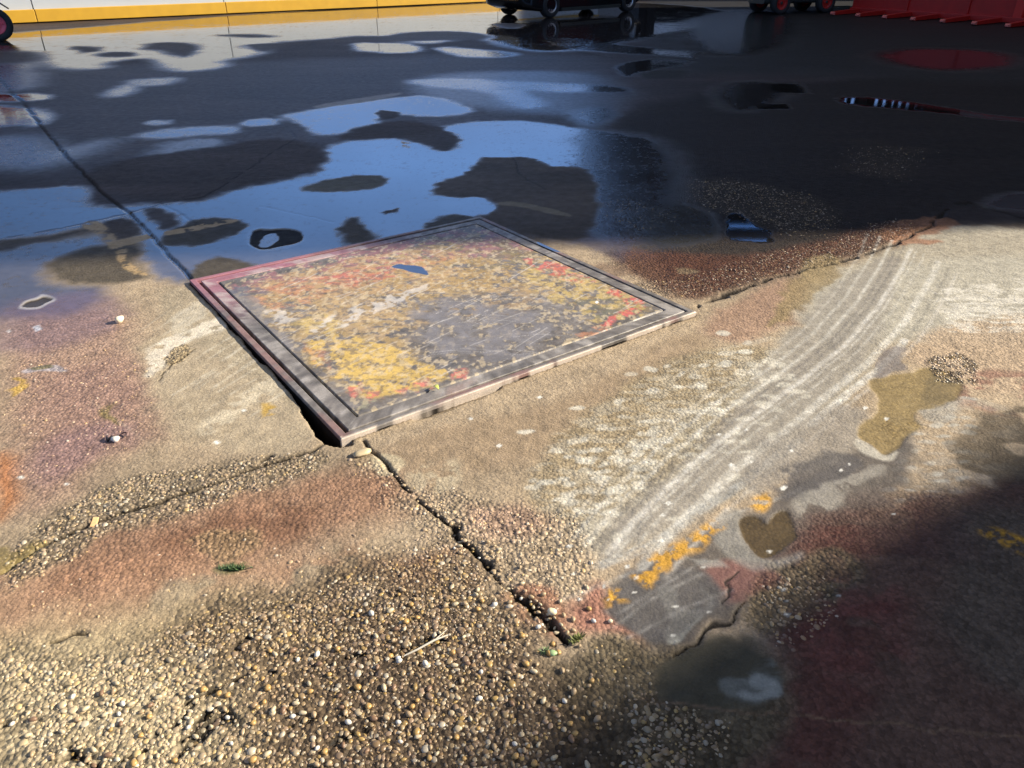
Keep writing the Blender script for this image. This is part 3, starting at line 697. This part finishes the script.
def pn(C, a, b, z):
    base_steel(C, a, b)
    Q = C.paint
    yel = (.46,.34,.12); yel2 = (.52,.36,.10); red = (.46,.11,.085); ora = (.45,.20,.10); gr = (.12,.12,.085); wh = (.52,.49,.46); vi = (.22,.12,.17); bl = (.09,.10,.13)
    Q([(225,290),(330,266),(480,224),(560,255),(650,300),(640,318),(560,300),(500,290),(430,300),(400,345),(440,372),(430,390),(350,400),(300,352),(262,318)], (.36,.25,.10), .8, .12, brk=(26,.60,70,.8,1.2))
    # back: plum and olive, mid: pale ochre, front: strong yellow
    Q([(205,285),(480,218),(560,255),(420,262),(250,300)], (.27,.12,.12), .75, .06, brk=(15.2,0.72,3,1,1))
    Q([(400,240),(480,232),(560,262),(470,275),(400,262)], (.17,.14,.07), .7, .05, brk=(15.2,0.63,5))
    Q([(240,285),(320,262),(440,245),(480,262),(420,290),(330,300),(250,310)], (.38,.25,.12), .75, .05, brk=(17.1,0.675,7))
    Q([(250,288),(330,270),(440,255),(460,262),(360,285),(300,300)], ora, .6, .04, brk=(20.9,0.495,9,.7,1.4))
    Q([(330,325),(250,310),(300,295),(400,300),(440,320),(380,345)], (.40,.28,.14), .7, .05, brk=(15.2,0.63,8))
    Q([(300,340),(330,330),(380,345),(430,365),(470,372),(440,385),(380,398),(350,390),(310,370)], yel2, .9, .04, brk=(17.1,0.675,11))
    Q([(315,345),(360,345),(420,372),(400,385),(350,385)], yel2, .9, .03, brk=(26.6,0.63,12))
    Q([(290,320),(320,315),(350,325),(320,340),(296,334)], yel, .8, .03, brk=(20.9,0.675,13))
    Q([(360,275),(420,262),(500,255),(520,285),(450,290),(390,290)], (.36,.24,.09), .75, .05, brk=(17.1,0.63,14))
    Q([(440,300),(500,285),(560,290),(540,310),(460,322)], (.40,.27,.12), .5, .05, brk=(19,0.45,15))
    Q([(520,265),(570,270),(620,290),(650,300),(640,320),(600,330),(560,310),(530,290)], yel, .75, .04, brk=(17.1,0.585,16))
    Q([(560,300),(620,300),(640,310),(600,320)], gr, .7, .03, brk=(22.8,0.63,17))
    Q([(520,255),(560,262),(590,275),(600,285),(560,280),(530,268)], red, .8, .03, brk=(17.1,0.675,18))
    Q([(605,290),(622,288),(645,300),(644,310),(625,318),(600,330),(598,325),(625,310),(622,298)], (.50,.12,.10), .9, .02, brk=(20.9,0.72,19))
    Q([(570,335),(600,326),(612,330),(590,345)], ora, .6, .03, brk=(22.8,0.54,20))
    Q([(228,296),(262,300),(330,292),(300,310),(262,312)], ora, .5, .03, brk=(17.1,0.54,21))
    Q([(310,276),(350,270),(420,262),(400,275),(340,290)], red, .45, .03, brk=(22.8,0.405,22,.7,1.4))
    for q in [[(340,388),(355,383),(362,390),(352,398)],[(412,385),(428,378),(432,388),(418,392)],[(448,372),(464,368),(466,378),(452,380)],[(362,392),(380,390),(384,398),(368,402)],[(396,390),(408,388),(404,396)]]:
        Q(q, (.52,.16,.12), .85, .02, brk=(30.4,0.675,23), warp=.5)
    Q([(300,345),(320,350),(330,375),(310,362)], ora, .5, .03, brk=(22.8,0.63,24))
    sp_ = sstep(.50, .64, fbm(C.X, C.Y, 55, 4, 90)[0]) * .6
    C.rgb[0] = C.rgb[0]*(1-sp_[:, None]) + np.array((.12,.10,.085))*sp_[:, None]
    sp_ = sstep(.56, .66, fbm(C.X*1.2, C.Y*.8, 42, 4, 93)[0]) * .55
    C.rgb[0] = C.rgb[0]*(1-sp_[:, None]) + np.array((.52,.42,.27))*sp_[:, None]
    # bare steel, scratched bright
    Q([(205,288),(240,292),(262,312),(330,400),(352,420),(300,370),(250,320)], (.19,.175,.17), .7, .02)
    Q([(205,286),(240,286),(262,292),(240,302),(218,300)], bl, .7, .04, brk=(19,0.72,25))
    Q([(400,300),(460,300),(520,310),(560,330),(520,360),(470,365),(420,345)], (.17,.16,.165), .8, .06, brk=(13.3,0.72,26))
    Q([(262,312),(285,308),(300,318),(280,325)], wh, .6, .03, brk=(22.8,0.63,27))
    Q([(300,330),(345,312),(400,290),(430,280),(420,290),(360,318),(315,340)], wh, .65, .02, brk=(22.8,0.54,28))
    Q([(355,400),(375,396),(370,408),(352,408)], (.32,.30,.20), .6, .02, brk=(30.4,0.54,30))
    for k in range(170):
        u, v = random.uniform(240,640), random.uniform(245,400); l = random.uniform(8,60)
        s_ = random.choice([-.45,-.5,-.38,-.62]); 
        Q([(u,v),(u+l,v+l*s_)], wh, random.uniform(.25,.7), .004, line=random.uniform(.001,.0035), warp=.1, brk=(20,.7,k))
    for k in range(24):
        u, v = random.uniform(400,560), random.uniform(290,360); l = random.uniform(20,60)
        Q([(u,v),(u+l*.5,v-l*.06),(u+l,v-l*.02)], wh, random.uniform(.2,.5), .004, line=.0015, warp=.1)
    Q([(388,266),(400,263),(420,267),(430,275),(418,273),(400,270)], (.02,.02,.025), 1, .01, wet=1, warp=.5)
    for q in [(325,246),(322,247),(596,302),(644,324)]: Q([(q[0]-2,q[1]),(q[0],q[1]-1.4),(q[0]+2,q[1]),(q[0],q[1]+1.4)], (.75,.75,.75), 1, .006, warp=0)
W1, GAP, W2, SL = .031, .013, .066, .005
ring(0, W1, -.14, .020, fr_outer, 'outer_frame')
A1 = W1 + GAP; 
fi = ring(A1, A1 + W2, -.04, .017, fr_inner, 'inner_frame'); fi.location.x = .006
A2 = A1 + W2 + SL
N_ = 330
t = np.linspace(A2, SIDE - A2, N_); PX, PY = np.meshgrid(t, t); PZ = .016 + (fbm(PX, PY, 1.5, 2, 3) - .5) * .004 + (fbm(PX, PY, 30, 2, 3) - .5) * .0006
d_ = np.minimum(np.minimum(PX - A2, SIDE - A2 - PX), np.minimum(PY - A2, SIDE - A2 - PY)); PZ = np.where(d_ < .001, -.03, PZ)
po = grid_object('cover_plate', PX, PY, PZ, {}, PLATE); po.parent = cover; po.location.x = .006
paint_attr(po.data, np.stack([PX, PY, PZ], -1).reshape(-1, 3), pn)
po['label'] = 'square steel plate blotched with yellow and red paint'
lm = MB().box((.010,.010,-.15), (SIDE-.010, SIDE-.010, -.040)); lo = lm.build('support_tray', mat('dark_dirt', (.012,.010,.008), .9), cover)
# cement lodged across the frame gap at the corner of the pit
# ------------------------------------------------------------------ perimeter wall with yellow kerb (runs parallel to the cover edge)
wa, wb = G(0, 25), G(540, 0)
WANG = math.atan2(wb[1]-wa[1], wb[0]-wa[0]); WL = math.dist(wa, wb)
WM = Matrix.Translation((wa[0], wa[1], 0)) @ Matrix.Rotation(WANG, 4, 'Z')
white = mat('white_wall_paint', (.36,.385,.40), .5, noise=.06, scale=3)
b = MB()
for k in range(-4, 2):
    x0 = -8.4 + (k + 4) * 4.6
    b.box((x0 + .012, .10, .02), (x0 + 4.588, .28, 2.3), WM)
w = b.build('wall_back', white); tag(w, 'low white panelled wall behind the yard', kind='structure')
b = MB(); b.box((-8.4, .30, 0), (21.0, .34, 2.28), WM); w = b.build('wall_backing', mat('wall_core', (.2,.2,.2), .8)); w.name = 'wall_core'; tag(w, 'grey core seen in the joints of the white wall', kind='structure')
b = MB()
for k in range(6):
    x0 = -8.4 + k * 4.6
    b.box((x0 + .006, 0, .025), (x0 + 4.594, .16, .30), WM)
w = b.build('trim_1', mat('yellow_kerb_paint', (.46,.26,.02), .45, noise=.15, scale=4), bevel=.012); tag(w, 'yellow painted kerb along the foot of the white wall', kind='structure')

# ------------------------------------------------------------------ dark hall beyond the yard, and unseen blocks added to cast shade
DARK = mat('dark_cladding', (.014,.013,.013), .8, noise=.2, scale=1, spec=.1)
hall = empty('industrial_hall', (5.0, 33, 0), 0, 'tall dark open-fronted industrial hall beyond the yard on the right', 'building')
HX, HY, HH = 60, 20, 19
b = MB()
b.box((0, 0, 5), (HX, .3, 9.15)); b.box((0, 0, 9.38), (HX, .3, 9.85)); b.box((0, 0, 10.08), (HX, .3, HH))
b.box((0, 0, 9.15), (3.9, .3, 9.38)); b.box((7.0, 0, 9.15), (HX, .3, 9.38)); b.box((0, 0, 9.85), (3.9, .3, 10.08)); b.box((6.6, 0, 9.85), (HX, .3, 10.08))
b.build('front_cladding', DARK, hall)
b = MB(); b.box((0, .3, 0), (.3, HY, HH)); b.build('side_cladding', DARK, hall)
b = MB(); b.box((-.1, -.2, HH), (HX, HY + .4, HH + .3)); b.build('roof', DARK, hall)
b = MB()
b.box((0, HY, 0), (HX, HY + .3, 7.0)); b.box((0, HY, 7.5), (HX, HY + .3, 14.6))
b.box((0, HY, 7.0), (16.7, HY+.3, 7.5)); b.box((24.2, HY, 7.0), (HX, HY+.3, 7.5))
for k in range(14): b.box((16.7 + k*.53, HY-.02, 7.0), (16.7 + k*.53 + (.2 if k % 3 else .3), HY+.3, 7.5))
b.box((0, HY, 14.6), (3, HY+.3, HH)); b.box((18, HY, 14.6), (HX, HY+.3, HH))
b.build('rear_wall', DARK, hall)
tr = bpy.data.materials.new('translucent_sheet'); tr.use_nodes = True; q = tr.node_tree; q.nodes.clear()
o_ = q.nodes.new('ShaderNodeOutputMaterial'); tl = q.nodes.new('ShaderNodeBsdfTransparent'); tl.inputs[0].default_value = (.85,.9,.95,1); q.links.new(tl.outputs[0], o_.inputs[0])
for (x0, x1, y, z0, z1) in [(16.7, 24.2, HY, 7.0, 7.5), (3, 18, HY, 14.6, HH), (3.9, 7.0, 0, 9.15, 9.38), (3.9, 6.6, 0, 9.85, 10.08)]:
    MB().box((x0, y+.1, z0), (x1, y+.12, z1)).build('window_strip', tr, hall)
sh = MB()  # added pale panel, there only to show up pale in the puddles
for k in range(10): sh.box((.5, .04, 1.0 + k*.13), (4.4, .10, 1.0 + k*.13 + .12))
sh.build('reflection_panel', mat('reflection_panel', (.75,.77,.78), .5), hall)
b_ = []
for k in range(7):
    for yy in (0.15, HY - .3):
        MB().box((k*9 + .3, yy-.15, 0), (k*9 + .6, yy+.15, HH)).build('column', DARK, hall)

BRK = mat('building_render', (.22,.20,.18), .8, noise=.2, scale=1)
def block(name, pts, h, label):
    n = len(pts); cx = sum(p[0] for p in pts)/n; cy = sum(p[1] for p in pts)/n
    e_ = empty(name, (cx, cy, 0), 0, label, 'building')
    vs = [(x-cx, y-cy, 0) for x, y in pts] + [(x-cx, y-cy, h) for x, y in pts]
    MB().add(vs, [tuple(range(n))[::-1], tuple(range(n, 2*n))] + [(k, (k+1) % n, n+(k+1) % n, n+k) for k in range(n)]).build('walls', BRK, e_)
    vs = [(x-cx, y-cy, h) for x, y in pts] + [(x-cx, y-cy, h+.25) for x, y in pts]
    MB().add([(v[0]*1.0, v[1]*1.0, v[2]) for v in vs], [tuple(range(n))[::-1], tuple(range(n, 2*n))] + [(k, (k+1) % n, n+(k+1) % n, n+k) for k in range(n)]).build('parapet', DARK, e_)
    return e_
tn = math.tan(SUN_EL); sx, sy = math.sin(SUN_AZ), math.cos(SUN_AZ)
ycorner = 4.50 + 19.5 * sy / sx
block('tall_shade_block', [(19.5, ycorner), (40, ycorner + 20.5*sy/sx + .4), (40, 20.5), (19.5, 20.5)], 18, 'tall rendered block added out of view to shade the back of the yard')  # unseen block added to shade the back of the yard
block('far_shade_block', [(15.2, 17.5), (19.4, 17.5), (19.4, 27), (15.2, 27)], 8.2, 'low rendered block added out of view to shade the far right of the yard')  # added out of view; its shadow covers the car and red attachment
HS = 8.25
q0 = (-.20 + sx*HS/tn, 1.02 + sy*HS/tn)
OA = ANG - math.radians(3.5)
s0 = lambda a, b_: (q0[0] + a*math.cos(OA) + b_*math.sin(OA), q0[1] + a*math.sin(OA) - b_*math.cos(OA))
block('near_shade_block', [s0(-14, 12), s0(4.6, 12), s0(4.6, 0), s0(-14, 0)], HS - .25, 'lower rendered block added out of view to shade the near right of the yard')  # unseen and added, its roofline set to cast the near right shadow edge

# ------------------------------------------------------------------ vehicles and machines at the far side
RUB = mat('tyre_rubber', (.018,.018,.018), .75, bump=.2, scale=60)
BLK = mat('black_car_paint', (.008,.008,.009), .12, **{'Coat Weight': .6})
GLS = mat('dark_glass', (.01,.012,.014), .04, spec=.8)
ALU = mat('alloy', (.55,.56,.58), .3, .9)
RED = mat('red_paint', (.42,.018,.012), .4, noise=.25, scale=6)
REDB = mat('bright_red_paint', (.62,.03,.02), .38, noise=.1, scale=6)
PNK = mat('faded_red_hub', (.75,.10,.13), .45)
DST = mat('dark_steel', (.03,.035,.03), .5)
def wheel(parent, loc, R, wdt, hubm, spokes=0, name='wheel'):
    """wheel whose axis is the parent's local y"""
    M = Matrix.Translation(loc) @ Matrix.Rotation(math.pi/2, 4, 'X')
    h = wdt/2
    w_ = MB().lathe([(R*.60,-h*.9),(R*.72,-h),(R*.93,-h),(R,-h*.7),(R,h*.7),(R*.93,h),(R*.72,h),(R*.60,h*.9),(R*.60,-h*.9)], M).build(name, RUB, parent)
    hb = MB().lathe([(.001,-h*.55),(R*.2,-h*.6),(R*.28,-h*.5),(R*.52,-h*.45),(R*.60,-h*.85),(R*.60,h*.85),(R*.52,h*.45),(R*.28,h*.5),(R*.2,h*.6),(.001,h*.55)], M) if not spokes else \
         MB().lathe([(R*.54,-h*.7),(R*.62,-h*.92),(R*.62,h*.92),(R*.54,h*.7),(R*.54,-h*.7)], M).lathe([(.001,-h*.6),(R*.16,-h*.6),(R*.16,h*.6),(.001,h*.6)], M)
    for k in range(spokes):
        hb.box((R*.1,-R*.045,-h*.62), (R*.56,R*.045,h*.62), M @ Matrix.Rotation(2*math.pi*k/spokes, 4, 'Z'))
    if not spokes:
        for k in range(5): hb.lathe([(.001,h*.75),(R*.05,h*.75),(R*.05,-h*.75),(.001,-h*.75)], M @ Matrix.Translation((R*.38*math.cos(k*1.257), R*.38*math.sin(k*1.257), 0)), n=8)
    hb.build('hub', hubm, w_)
    if not spokes:
        MB().lathe([(.001,-h*.66),(R*.14,-h*.64),(R*.16,-h*.5),(R*.16,h*.5),(R*.14,h*.64),(.001,h*.66)], M, n=16).build('hub_cap', DST, w_)
    return w_

# black car
c0, c1 = G(552, 18), G(629, 12)
ca = math.atan2(c1[1]-c0[1], c1[0]-c0[0])
car = empty('car', (c0[0], c0[1], 0), ca, 'black car parked by the far wall with silver spoked wheels', 'car')
WB = math.dist(c0, c1)
def rr_section(x, z0, z1, y0, y1, r_=.12, n=4):
    pts = []
    for (cy, cz, a0) in [(y1-r_, z1-r_, 0), (y0+r_, z1-r_, 90), (y0+r_, z0+r_, 180), (y1-r_, z0+r_, 270)]:
        for k in range(n+1):
            a = math.radians(a0 + 90*k/n); pts.append((x, cy + r_*math.cos(a), cz + r_*math.sin(a)))
    return pts
body = [(-.95,.42,.72,.18),(-.85,.28,.88,.08),(-.5,.18,.98,.02),(0,.13,1.0,0),(WB*.5,.12,.98,0),(WB,.13,.92,0),(WB+.45,.20,.80,.04),(WB+.78,.28,.70,.12),(WB+.85,.40,.60,.22)]
m_ = MB().loft([rr_section(x, z0, z1, .03+i_, 1.72-i_) for x, z0, z1, i_ in body]); m_.build('body', BLK, car)
cab = [(-.75,.92,1.0,.2),(-.35,.92,1.35,.22),(.2,.92,1.46,.24),(1.2,.92,1.46,.24),(1.7,.92,1.30,.22),(2.25,.88,.95,.2)]
MB().loft([rr_section(x, z0, z1, .03+i_, 1.72-i_, .03 if z1-z0 < .2 else .14) for x, z0, z1, i_ in cab]).build('cabin_glass', GLS, car)
MB().loft([rr_section(x, 1.40+dz, 1.475+dz, .33, 1.42, .03) for x, dz in [(-.25,-.06),(.1,0),(1.2,0),(1.5,-.06)]]).build('roof', BLK, car)
for x in (0, WB):
    for y in (.11, 1.64):
        wheel(car, (x, y, .30), .30, .22, ALU, 9)
for yy in (.3, 1.45): MB().box((WB+.74, yy-.12, .55), (WB+.84, yy+.12, .66)).build('headlight', GLS, car)
MB().box((.38, .0, .14), (WB-.38, .07, .22)).build('sill', DST, car)

# red wheeled machine at the left edge
g0 = G(0, 41)
mach = empty('wheeled_machine', (g0[0], g0[1], 0), math.radians(36), 'red wheeled machine with a black tyre and faded red hub at the left edge', 'machine')
wheel(mach, (0, 0, .30), .30, .20, PNK)
wheel(mach, (-1.5, 0, .30), .30, .20, PNK); wheel(mach, (-1.5, 1.0, .30), .30, .20, PNK); wheel(mach, (0, 1.0, .30), .30, .20, PNK)
MB().loft([rr_section(x, z0, z1, .14, .86, .06) for x, z0, z1 in [(-1.9,.35,.8),(-1.7,.3,.95),(-.3,.3,1.0),(.05,.42,.9),(.12,.6,.8)]]).build('chassis', RED, mach)
MB().loft([[(x, y, z) for y, z in [(-.14,z1),(.12,z1),(.12,z1-.03),(-.14,z1-.03)]] for x, z1 in [(-.38,.38),(-.32,.56),(-.18,.68),(0,.72),(.18,.68),(.30,.58)]], smooth=False).build('mudguard', DST, mach)
MB().loft([[(x, .05 + r_*1.2*math.cos(a), 1.05 + r_*math.sin(a)) for a in [k*math.pi/6 for k in range(12)]] for x, r_ in [(-1.2,.12),(-1.0,.19),(-.2,.20),(.06,.19),(.20,.14),(.26,.05)]]).build('fuel_tank', REDB, mach)
MB().tube([(-.72,.13,1.05), (-.72,.13,1.60), (-.72,.73,1.60), (-.72,.73,1.05)], .035).build('roll_bar', DST, mach)
for xx in (-.28, -.02): 
    MB().box((xx-.03,.0,1.45), (xx+.07,.10,1.60)).build('work_light', DST, mach)
MB().box((-.7,.02,1.50), (.02,.07,1.54)).build('light_bar', DST, mach)
MB().box((-.34,.02,.62), (-.10,.16,1.35)).build('upright', REDB, mach, bevel=.01)

# red implement with a row of tines at the right
t0, t1 = G(838, 15), G(1020, 28)
ia = math.atan2(t1[1]-t0[1], t1[0]-t0[0]); IL = math.dist(t0, t1)
imp = empty('loader_attachment', (t0[0], t0[1], 0), ia, 'big red steel attachment with a row of forward tines at the right edge', 'machine attachment')
# local x runs along the row, local y points away from the camera
MB().box((-.3, 1.05, .10), (IL+2.4, 1.13, 2.1)).build('back_panel', RED, imp, bevel=.01)
MB().box((-.3, .95, .02), (IL+2.4, 1.06, .14)).build('base_beam', RED, imp, bevel=.01)
for xx in (IL*.28, IL*.62): MB().box((xx, 1.0, .14), (xx+.03, 1.06, 2.1)).build('rib', RED, imp)
MB().box((IL*.86, .96, .1), (IL*.86+.20, 1.05, 2.1)).build('upright_post', REDB, imp)
TIN = mat('worn_tine', (.62,.16,.13), .45, noise=.3, scale=20)
ts_ = [G(u, v)[0:2] for u, v in [(826,14),(873,16),(902,18),(916,21),(946,24),(973,24),(1008,26)]]
for k, (gx, gy) in enumerate(ts_):
    dx, dy = gx - t0[0], gy - t0[1]; lx = dx*math.cos(ia) + dy*math.sin(ia); ly = -dx*math.sin(ia) + dy*math.cos(ia)
    lx = (k - .05) * IL / 6.2
    tin = MB().loft([rr_section(0, .0, .05, -.05, .05, .015)] ) if False else MB()
    secs = []
    for y_, z0_, z1_, hw in [(-.25,.03,.05,.03),(-.20,.015,.085,.055),(.3,.015,.105,.06),(1.0,.02,.12,.06)]:
        secs.append([(lx+hw, y_, z0_), (lx+hw, y_, z1_), (lx-hw, y_, z1_), (lx-hw, y_, z0_)])
    o = MB().loft(secs, smooth=False).build('tine', RED, imp)
    MB().loft([[(lx+hw, y_, z0_), (lx+hw, y_, z1_), (lx-hw, y_, z1_), (lx-hw, y_, z0_)] for y_, z0_, z1_, hw in [(-.262,.028,.058,.04),(-.19,.012,.090,.062)]], smooth=False).build('tine_tip', TIN, o)

# dark forklift standing between car and red attachment
f0 = G(830, 13.2)
fk = empty('forklift', (f0[0]-.15, f0[1]+.1, 0), math.radians(200), 'dark forklift with red hubbed wheel beside the red attachment', 'forklift')
for x in (0, 1.5):
    for y in (0, -.95): wheel(fk, (x, y, .28), .28, .2, RED)
MB().loft([rr_section(x, .25, z1, -.85, -.1, .08) for x, z1 in [(-.35,.9),(-.1,1.0),(.8,1.05),(1.7,1.15),(1.95,.9)]]).build('chassis', DST, fk)
for x in (-.2, 1.3):
    for y in (-.82, -.14): MB().tube([(x, y, .9), (x+.05, y, 2.1)], .03).build('cab_post', DST, fk)
MB().box((-.25,-.86,2.08), (1.45,-.1,2.13)).build('cab_roof', DST, fk)
for y in (-.75, -.25): MB().box((-.52, y-.04, .05), (-.42, y+.04, 2.3)).build('mast', DST, fk)
for y in (-.75, -.25): MB().box((-1.5, y-.06, .06), (-.42, y+.06, .11)).build('fork', DST, fk)
MB().box((.4,-.7,1.0), (.9,-.25,1.12)).box((.85,-.7,1.1), (.95,-.25,1.5)).build('seat', RUB, fk)

# ------------------------------------------------------------------ small loose things
def stone(name, u, v, r_, col, sq=.7, seed=0, label=None, cat='stone', group=None, rough=.5):
    x, y = G(u, v); rs = np.random.default_rng(seed)
    import bmesh
    bm = bmesh.new(); bmesh.ops.create_icosphere(bm, subdivisions=2, radius=1)
    k = rs.uniform(-1, 1, (4, 3))
    for vv in bm.verts:
        p = vv.co.copy(); f_ = 1 + .13*math.sin(3*p.x + k[0,0]*3) + .13*math.sin(3*p.y + k[1,0]*3) + .08*math.sin(4*p.z+k[2,0])
        vv.co = Vector((p.x*r_*f_, p.y*r_*f_*.8, p.z*r_*sq*f_))
    me = bpy.data.meshes.new(name); bm.to_mesh(me); bm.free()
    for p in me.polygons: p.use_smooth = True
    m = mat(name+'_surface', col, rough, noise=.15, scale=40); me.materials.append(m)
    o = bpy.data.objects.new(name, me); COL.objects.link(o); o.location = (x, y, zat(x, y) + r_*sq*.85); o.rotation_euler = (0, 0, rs.uniform(0, 3))
    return tag(o, label, cat, group)
stone('stone', 121, 322, .022, (.78,.68,.48), .85, 3, 'cream white pebble casting a dark shadow left of the cover')
stone('stone', 116, 441, .017, (.70,.66,.58), .7, 4, 'pale broken stone beside a dark twist at left')
stone('stone', 552, 614, .014, (.75,.64,.42), .7, 5, 'bright cream stone lying beside the open joint near its lower end')
stone('stone', 398, 658, .0075, (.8,.78,.72), .8, 6, 'small white pebble at the end of a twig in the pebbly foreground')
stone('stone', 362, 455, .03, (.50,.40,.24), .35, 8, 'flat crumbled piece of pale mortar just below the corner of the cover')
stone('stone', 553, 654, .012, (.30,.42,.20), .5, 9, 'green stained chip at the foot of the joint')
stone('stone', 610, 622, .007, (.72,.62,.42), .8, 10, 'tiny cream pebble on the red stain right of the joint')

# wood chip on the crack
x, y = G(94, 522); o = MB().box((-.009,-.022,0), (.009,.022,.010)).build('wood_chip', mat('raw_wood', (.62,.38,.18), .7, noise=.3, scale=90), bevel=.002)
o.location = (x, y, zat(x, y) + .004); o.rotation_euler = (.1, .15, math.radians(12)); tag(o, 'short pale wood chip lying across the joint at left', 'wood chip')
# dark curled scrap by the pale stone
x, y = G(109, 441); o = MB().tube([(-.018,.022,.004),(-.008,.006,.010),(0,-.008,.006),(.012,.006,.016),(.03,.014,.008)], [.002,.004,.006,.004,.002]).build('bark_scrap', mat('dark_bark', (.015,.011,.012), .6))
o.location = (x, y, zat(x, y)); tag(o, 'black curled scrap of bark touching the pale broken stone', 'bark scrap')
x, y = G(122, 437); o = MB().tube([(-.01,.002,.006),(.002,.014,.010),(.014,.012,.012),(.018,0,.006),(.010,-.010,.004)], [.002,.003,.003,.003,.002]).build('bark_scrap', mat('brown_bark', (.05,.025,.025), .6))
o.location = (x, y, zat(x, y)); tag(o, 'small brown hooked scrap of bark behind the pale broken stone', 'bark scrap')
# thin grey twig in the gravel
a_, b_ = G(404, 656), G(448, 636); mid = ((a_[0]+b_[0])/2, (a_[1]+b_[1])/2)
pts = [(a_[0]-mid[0], a_[1]-mid[1], .006), ((a_[0]-mid[0])*.4, (a_[1]-mid[1])*.4-.004, .011), ((b_[0]-mid[0])*.4, (b_[1]-mid[1])*.4, .013), (b_[0]-mid[0], b_[1]-mid[1], .009)]
o = MB().tube(pts, [.0022,.0028,.003,.0018]).tube([pts[2], (pts[2][0]+.03, pts[2][1]+.035, .014)], [.0018,.001]).build('twig', mat('grey_twig', (.50,.46,.38), .7)); o.location = (mid[0], mid[1], zat(*mid)); tag(o, 'thin pale grey twig lying in the pebbly foreground', 'twig')
# leaf caught in the plate joint
x, y = cov(.475, .108)
lf = MB()
L_ = .036; secs = []
for k in range(7):
    t_ = k/6; wd = .010*math.sin(math.pi*(t_*.9+.06)); z_ = .006 + .010*math.sin(math.pi*t_)
    secs.append([(t_*L_-.018, -wd, z_+.004), (t_*L_-.018, 0, z_), (t_*L_-.018, wd, z_+.004)])
vs = [p for s_ in secs for p in s_]; lf.add(vs, [(i*3+k, i*3+k+1, i*3+k+4, i*3+k+3) for i in range(6) for k in range(2)], True)
o = lf.build('leaf', mat('yellow_green_leaf', (.42,.46,.10), .5)); sl_ = o.modifiers.new('thick', 'SOLIDIFY'); sl_.thickness = .0008
o.location = (x, y, .017); o.rotation_euler = (0, 0, math.radians(-48)); tag(o, 'small yellow green leaf caught in the front seam of the steel cover', 'leaf')
# moss tuft
def tuft(name, u, v, w_, l_, n_, label, cols=((.06,.11,.035),)):
    x, y = G(u, v); b = MB(); rs = random.Random(u)
    for k in range(n_):
        px, py = rs.gauss(0, w_*.4), rs.gauss(0, l_*.4); h_ = rs.uniform(.006, .016); a = rs.uniform(0, 6.28); dx, dy = math.cos(a), math.sin(a); q = rs.uniform(.002,.004)
        px2, py2 = px + py*.8, py
        b.add([(px2-dy*q, py2+dx*q, 0), (px2+dy*q, py2-dx*q, 0), (px2+dx*h_*.9, py2+dy*h_*.9, h_)], [(0,1,2)])
    o = b.build(name, mat(name+'_green', cols[0], .7, noise=.5, scale=60)); o.location = (x, y, zat(x, y) + .001)
    return tag(o, label, 'moss', kind='stuff')
tuft('moss', 234, 569, .042, .010, 110, 'small dark green patch of moss on the tan concrete at lower left')
tuft('moss', 577, 640, .018, .018, 70, 'olive moss at the lower end of the open joint', ((.16,.17,.04),))
tuft('moss', 545, 652, .012, .01, 40, 'pale green moss beside the red stain at the joint end', ((.18,.24,.11),))

# loose rounded pebbles: crumbs along the open joint and larger pebbles on the gravelly concrete
def base_pebble(col, sd_):
    import bmesh
    rs = np.random.default_rng(sd_); k = rs.uniform(0, 6, 3)
    bm = bmesh.new(); bmesh.ops.create_icosphere(bm, subdivisions=2, radius=1)
    for vv in bm.verts:
        p = vv.co.copy(); f_ = 1 + .1*math.sin(3*p.x+k[0]) + .1*math.sin(3*p.y+k[1]); vv.co = Vector((p.x*f_, p.y*.75*f_, p.z*.6*f_))
    me = bpy.data.meshes.new('pebble'); bm.to_mesh(me); bm.free()
    for p in me.polygons: p.use_smooth = True
    me.materials.append(mat('pebble_skin', col, .42, noise=.12, scale=3)); return me
kinds = [('cream', (.48,.40,.26)), ('ochre', (.42,.26,.09)), ('white', (.58,.55,.48)), ('tan', (.36,.26,.15)), ('brown', (.20,.12,.07))]
bases = [base_pebble(c, i) for i, (n_, c) in enumerate(kinds)]
protos = []
for i, (n_, c) in enumerate(kinds):
    protos.append(bpy.data.objects.new('pebble', bases[i]))
rs = random.Random(5); placed = []
def put(u, v, r_, ki, where):
    x, y = G(u, v)
    for (a, b_, c_) in placed:
        if math.hypot(x-a, y-b_) < (r_+c_)*1.1: return
    placed.append((x, y, r_)); o = protos[ki].copy(); COL.objects.link(o)
    o.scale = (r_, r_, r_); o.rotation_euler = (rs.uniform(-.2,.2), rs.uniform(-.2,.2), rs.uniform(0, 3.1)); o.location = (x, y, zat(x, y) + r_*.30 + .001)
    nm = kinds[ki][0]
    if where == 'g': tag(o, f'smooth {nm} pebble among the gravel of the foreground', 'pebble', f'{nm} pebbles in the foreground gravel')
    else: tag(o, f'rounded {nm} pebble washed out along the open joint', 'pebble', f'{nm} pebbles along the open joint')
for k in range(330):
    u, v = rs.uniform(0, 600), rs.uniform(585, 766)
    if v < 720 - (u)*.33 or u > 640: continue
    put(u, v, rs.uniform(.006, .0105), rs.choice([0,0,1,1,2,3,3,3,4,4]), 'g')
Jl = [(395,476),(430,510),(452,530),(480,558),(520,600),(545,622),(568,642)]
for k in range(70):
    i = rs.choice([2,3,4,4,5,5]); t_ = rs.random(); u = Jl[i][0]*(1-t_)+Jl[i+1][0]*t_ if i < 6 else 560; v = Jl[i][1]*(1-t_)+Jl[i+1][1]*t_
    put(u + rs.gauss(6, 10), v + rs.gauss(-2, 6), rs.uniform(.005, .009), rs.choice([0,0,2,3,3]), 'j')
print('loose', len(placed))
